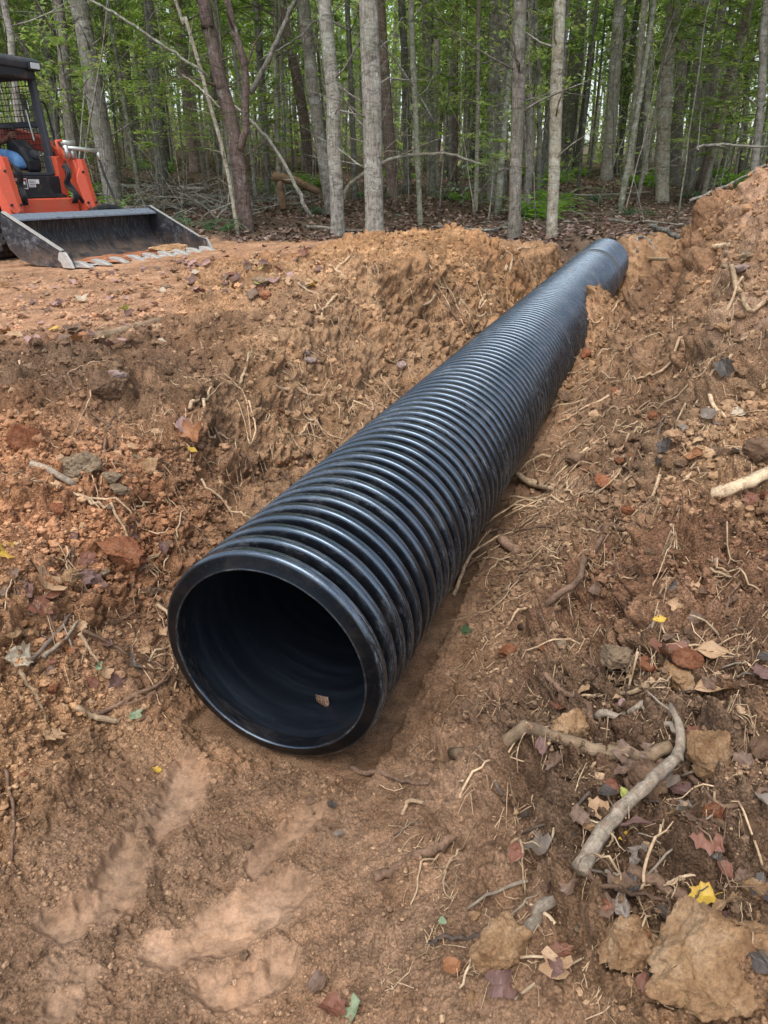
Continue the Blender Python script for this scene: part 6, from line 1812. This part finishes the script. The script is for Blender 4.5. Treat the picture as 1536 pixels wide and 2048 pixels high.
def world_stick(name, pxz, wpx, m, label, cat, dist=None, taper=.6, twigs=0, seed=0, n=18, group=None, seg=9):
    """branch standing in the air: first pixel sits on the ground unless dist is given"""
    rs = np.random.default_rng(seed)
    if dist is None:
        b = hit(*pxz[0]); Y = b[1]; dists = [Y]*len(pxz)
    else: dists = dist if isinstance(dist, (list, tuple)) else [dist]*len(pxz)
    pts = np.array([at_y(a, b_, Y) for (a, b_), Y in zip(pxz, dists)])
    for p in pts: p[2] = max(p[2], gz(p[0], p[1]))
    r = wpx/2*to_px(pts[0])[2]/FPX
    P = smooth_path(pts, n)+rs.normal(size=(n, 3))*.008; o = P[0].copy()
    mb = MB(); rad = np.linspace(r, r*taper, n); V, F = tube_geo(P-o, rad, seg, True, .08, rs); mb.add(V, F)
    for k in range(twigs):
        i = rs.integers(3, n-1); dd = P[i]-P[i-2]; dd /= np.linalg.norm(dd); dd = dd+rs.normal(size=3)*.6; q = P[i]-o; l = .2+.6*rs.random()
        mb.tube([q, q+dd*l*.5, q+dd*l+rs.normal(size=3)*.06], [r*.35, r*.25, r*.1], 5)
    return tag(mb.build(name, M[m], None, smooth=True, loc=tuple(o)), label, cat, group)

def build_deadfall():
    W = world_stick
    W('branch', [(688,400),(690,385),(705,365),(740,338),(790,316),(845,308),(900,308),(940,322)], 9, 'bark_pale', 'arched white branch springing over the ground behind the mound', 'branch', 13.6, .6, 1, 1, 30)
    W('branch', [(940,322),(975,332)], 6, 'bark_grey', 'grey end piece continuing the arched white branch', 'branch', 13.6, .7, 0, 2, 8)
    W('pole', [(620,432),(580,350),(530,270),(470,212)], 8, 'bark_grey', 'dead pole leaning left above the broken log', 'pole', [13.3,13.2,13.1,13.0], .6, 1, 3)
    W('branch', [(500,190),(540,110),(570,45),(592,-5)], 10, 'bark_dark', 'dark branch leaning right over the scaly pine fork', 'branch', 12.9, .8, 1, 4)
    W('branch', [(480,300),(492,240),(488,130),(470,60),(455,0)], 15, 'bark_red', 'second stem forking from the scaly reddish pine', 'branch', 12.55, .8, 2, 5)
    W('branch', [(415,150),(340,100),(250,40),(178,0)], 6, 'bark_green', 'long straight bare branch slanting above the cab', 'branch', 12.2, .8, 1, 6)
    W('branch', [(440,215),(400,175),(365,150)], 5, 'bark_pale', 'thin pale branch left of the scaly pine', 'branch', 12.2, .5, 1, 7)
    W('branch', [(870,245),(830,180),(790,120),(750,65)], 5, 'bark_grey', 'bare branch slanting between mossy and grey trunks', 'branch', 14, .6, 1, 8)
    W('branch', [(700,60),(640,40),(590,80),(520,120)], 5, 'bark_grey', 'bowed bare branch above the rusty trunks', 'branch', 14, .6, 1, 9)
    W('branch', [(1395,300),(1400,292),(1450,290),(1536,293)], 6, 'bark_grey', 'bent grey branch reaching to the right edge', 'branch', 12.8, .7, 2, 10)
    W('branch', [(1300,452),(1340,466),(1368,484)], 11, 'bark_dark', 'dark stub of branch at the top of the dirt ridge', 'branch', 7.6, .8, 1, 14)
    W('branch', [(1380,402),(1450,372),(1530,330)], 6, 'bark_grey', 'bare branch lying behind the dirt ridge', 'branch', 12.4, .7, 2, 15)
    W('snag', [(866,330),(864,290),(860,245)], 8, 'rot_wood', 'orange broken snag beside the mossy trunk', 'snag', None, .6, 0, 11)
    W('log', [(545,352),(590,362),(640,384)], 18, 'rot_wood', 'broken mossy rotten log hanging over its stump', 'log', 14.8, .8, 0, 12, 12, None, 12)
    W('stump', [(566,420),(562,385),(558,356)], 15, 'rot_wood', 'orange rotten stump under the broken log', 'stump', 14.8, .9, 0, 13, 8, None, 12)
    for i, (a, w, lab) in enumerate([([(210,375),(300,378),(420,382)],11,'long fallen trunk lying left to right above the brush pile'),([(235,412),(320,400),(400,395)],12,'fallen trunk in the middle of the brush pile'),
         ([(250,425),(340,418),(440,408)],16,'lowest and darkest log of the brush pile'),([(500,410),(560,402),(615,396)],11,'mossy log right of the scaly pine foot'),([(400,392),(470,400),(540,398)],8,'thin log joining the brush pile to the scaly pine'),
         ([(610,455),(680,462),(760,465)],7,'white broken branch at the foot of the light grey trunk'),([(870,455),(980,462),(1040,452)],6,'dark stick behind the dirt mound'),([(1100,388),(1180,392),(1300,385)],5,'long stick on the leaf litter beyond the pipe'),
         ([(1275,505),(1288,475),(1305,500)],5,'curled root right of the far end of the pipe')]):
        stick('log' if w > 10 else 'branch', a, w, 'bark_brown' if i % 2 else 'bark_grey', lab, 'log' if w > 10 else 'branch', .7, 8, 20, 3, seed=200+i, wig=.02, sink=.2, follow=.7)
    rs = np.random.default_rng(38)
    for k in range(75):      # bare thin stems, leaning and hung up
        y = 12.6+13*rs.random(); x = (rs.random()*2-1)*(.58*y)
        if x > .2*y and y < 14: continue
        h = 2.5+5*rs.random(); th = rs.random()*6.28; ln = .1+.55*rs.random()**2
        b = np.array([x, y, gz(x, y)-.05]); t = b+np.array([math.cos(th)*ln*h, math.sin(th)*ln*h*.5, h]); m_ = (b+t)/2+np.array([rs.normal()*.25, 0, .3*ln])
        P = smooth_path(np.array([b, m_, t])-b, 14)+rs.normal(size=(14, 3))*.015; r = .008+.014*rs.random(); mb = MB(); mb.tube(P, np.linspace(r, r*.35, 14), 6)
        for q in range(5):
            i = rs.integers(4, 13); d = P[i]-P[i-1]; d = d/np.linalg.norm(d)+rs.normal(size=3)*.6; l = .3+.7*rs.random()
            mb.tube([P[i], P[i]+d*l*.5, P[i]+d*l+np.array([0, 0, .06])], [r*.4, r*.3, r*.15], 4)
        m = ['bark_brown','bark_pale','bark_grey','bark_green'][rs.integers(0, 4)]; w = {'bark_brown':'brown','bark_pale':'pale','bark_grey':'grey','bark_green':'greenish'}[m]
        zone = 'behind the loader' if x < -.24*y else ('beyond the dirt mound' if x < .1*y else ('beyond the far end of the pipe' if x < .33*y else 'beyond the dirt ridge'))
        tag(mb.build('bare_stem', M[m], None, smooth=True, loc=tuple(b)), f'{w} bare twiggy stem {"leaning steeply" if ln > .25 else "standing thin"} {zone}', 'stem', f'bare stems {zone}')
    rs = np.random.default_rng(37)
    for k in range(80):       # brush pile and fallen sticks
        if k < 58: px = 215+330*rs.random(); py = 385+60*rs.random()
        else: px = 640+850*rs.random(); py = 372+80*rs.random()
        b = hit(px, py)
        if b[1] > 30 or b[1] < 11.2: continue
        ln = .6+1.6*rs.random(); th = rs.normal()*.7; e = b+np.array([math.cos(th)*ln*rs.choice([-1, 1]), math.sin(th)*ln*.6, 0]); e[2] = gz(e[0], e[1])+.05+.5*rs.random()*(k < 58)
        md = (b+e)/2+rs.normal(size=3)*.08; md[2] = max(md[2], gz(md[0], md[1])+.03)
        r = .009+.03*rs.random()**2; mb = MB(); mb.tube(smooth_path(np.array([b, md, e])-b, 9)+rs.normal(size=(9, 3))*.012, np.linspace(r, r*.4, 9), 6)
        for t in range(2):
            q = (md-b)*(.6+.8*rs.random()); mb.tube([q, q+rs.normal(size=3)*.2+np.array([0, 0, .12]), q+rs.normal(size=3)*.3+np.array([0, 0, .25])], [r*.4, r*.3, r*.15], 5)
        m = ['bark_brown','bark_dark','bark_grey'][rs.integers(0, 3)]
        tag(mb.build('branch', M[m], None, smooth=True, loc=tuple(b)), f"{['brown','dark','grey'][['bark_brown','bark_dark','bark_grey'].index(m)]} fallen branch {'in the brush pile' if k < 58 else 'on the leaf litter behind the mound'}", 'branch', 'brush pile branches' if k < 58 else 'fallen branches on the leaf litter')

def build_green_bits():
    p = hit(935,1265); r = empty('seedling', tuple(p), 'tiny green seedling beside the pipe on the right', 'seedling')
    put('leaves', fern_mesh(950, 5, .06, .022, ((.10,.20,.08),(.14,.26,.12))), r)
    # soil lying in the bucket
    V, F = ROCKS[4]
    for i, (lx, ly, sx, sy, sz, lab) in enumerate([(-.30,.62,.30,.42,.14,'heap of orange soil at the far end of the bucket'),(-.22,-.55,.30,.60,.06,'flat heap of soil and roots at the near end of the bucket'),(-.28,.1,.28,.5,.045,'thin layer of soil in the middle of the bucket')]):
        o = put('soil_heap', mesh_of('soil_heap', V*np.array([1, 1, 1]), F, M['clod_tan'] if i == 0 else M['clod_red'], True))
        c, s = math.cos(LROT), math.sin(LROT)
        o.location = (LO[0]+lx*c-ly*s, LO[1]+lx*s+ly*c, LZ+.02); o.rotation_euler = (0, 0, LROT); o.scale = (sx, sy, sz)
        tag(o, lab, 'soil heap')

# ------------------------------------------------------------------ assemble
build_ground()
build_pipe()
build_loader()
build_operator()
build_trees()
build_far_wood()
build_undergrowth()
build_deadfall()
build_rocks()
build_sticks()
build_leaves()
build_litter()
build_hair_roots()
build_crumbs()
build_green_bits()
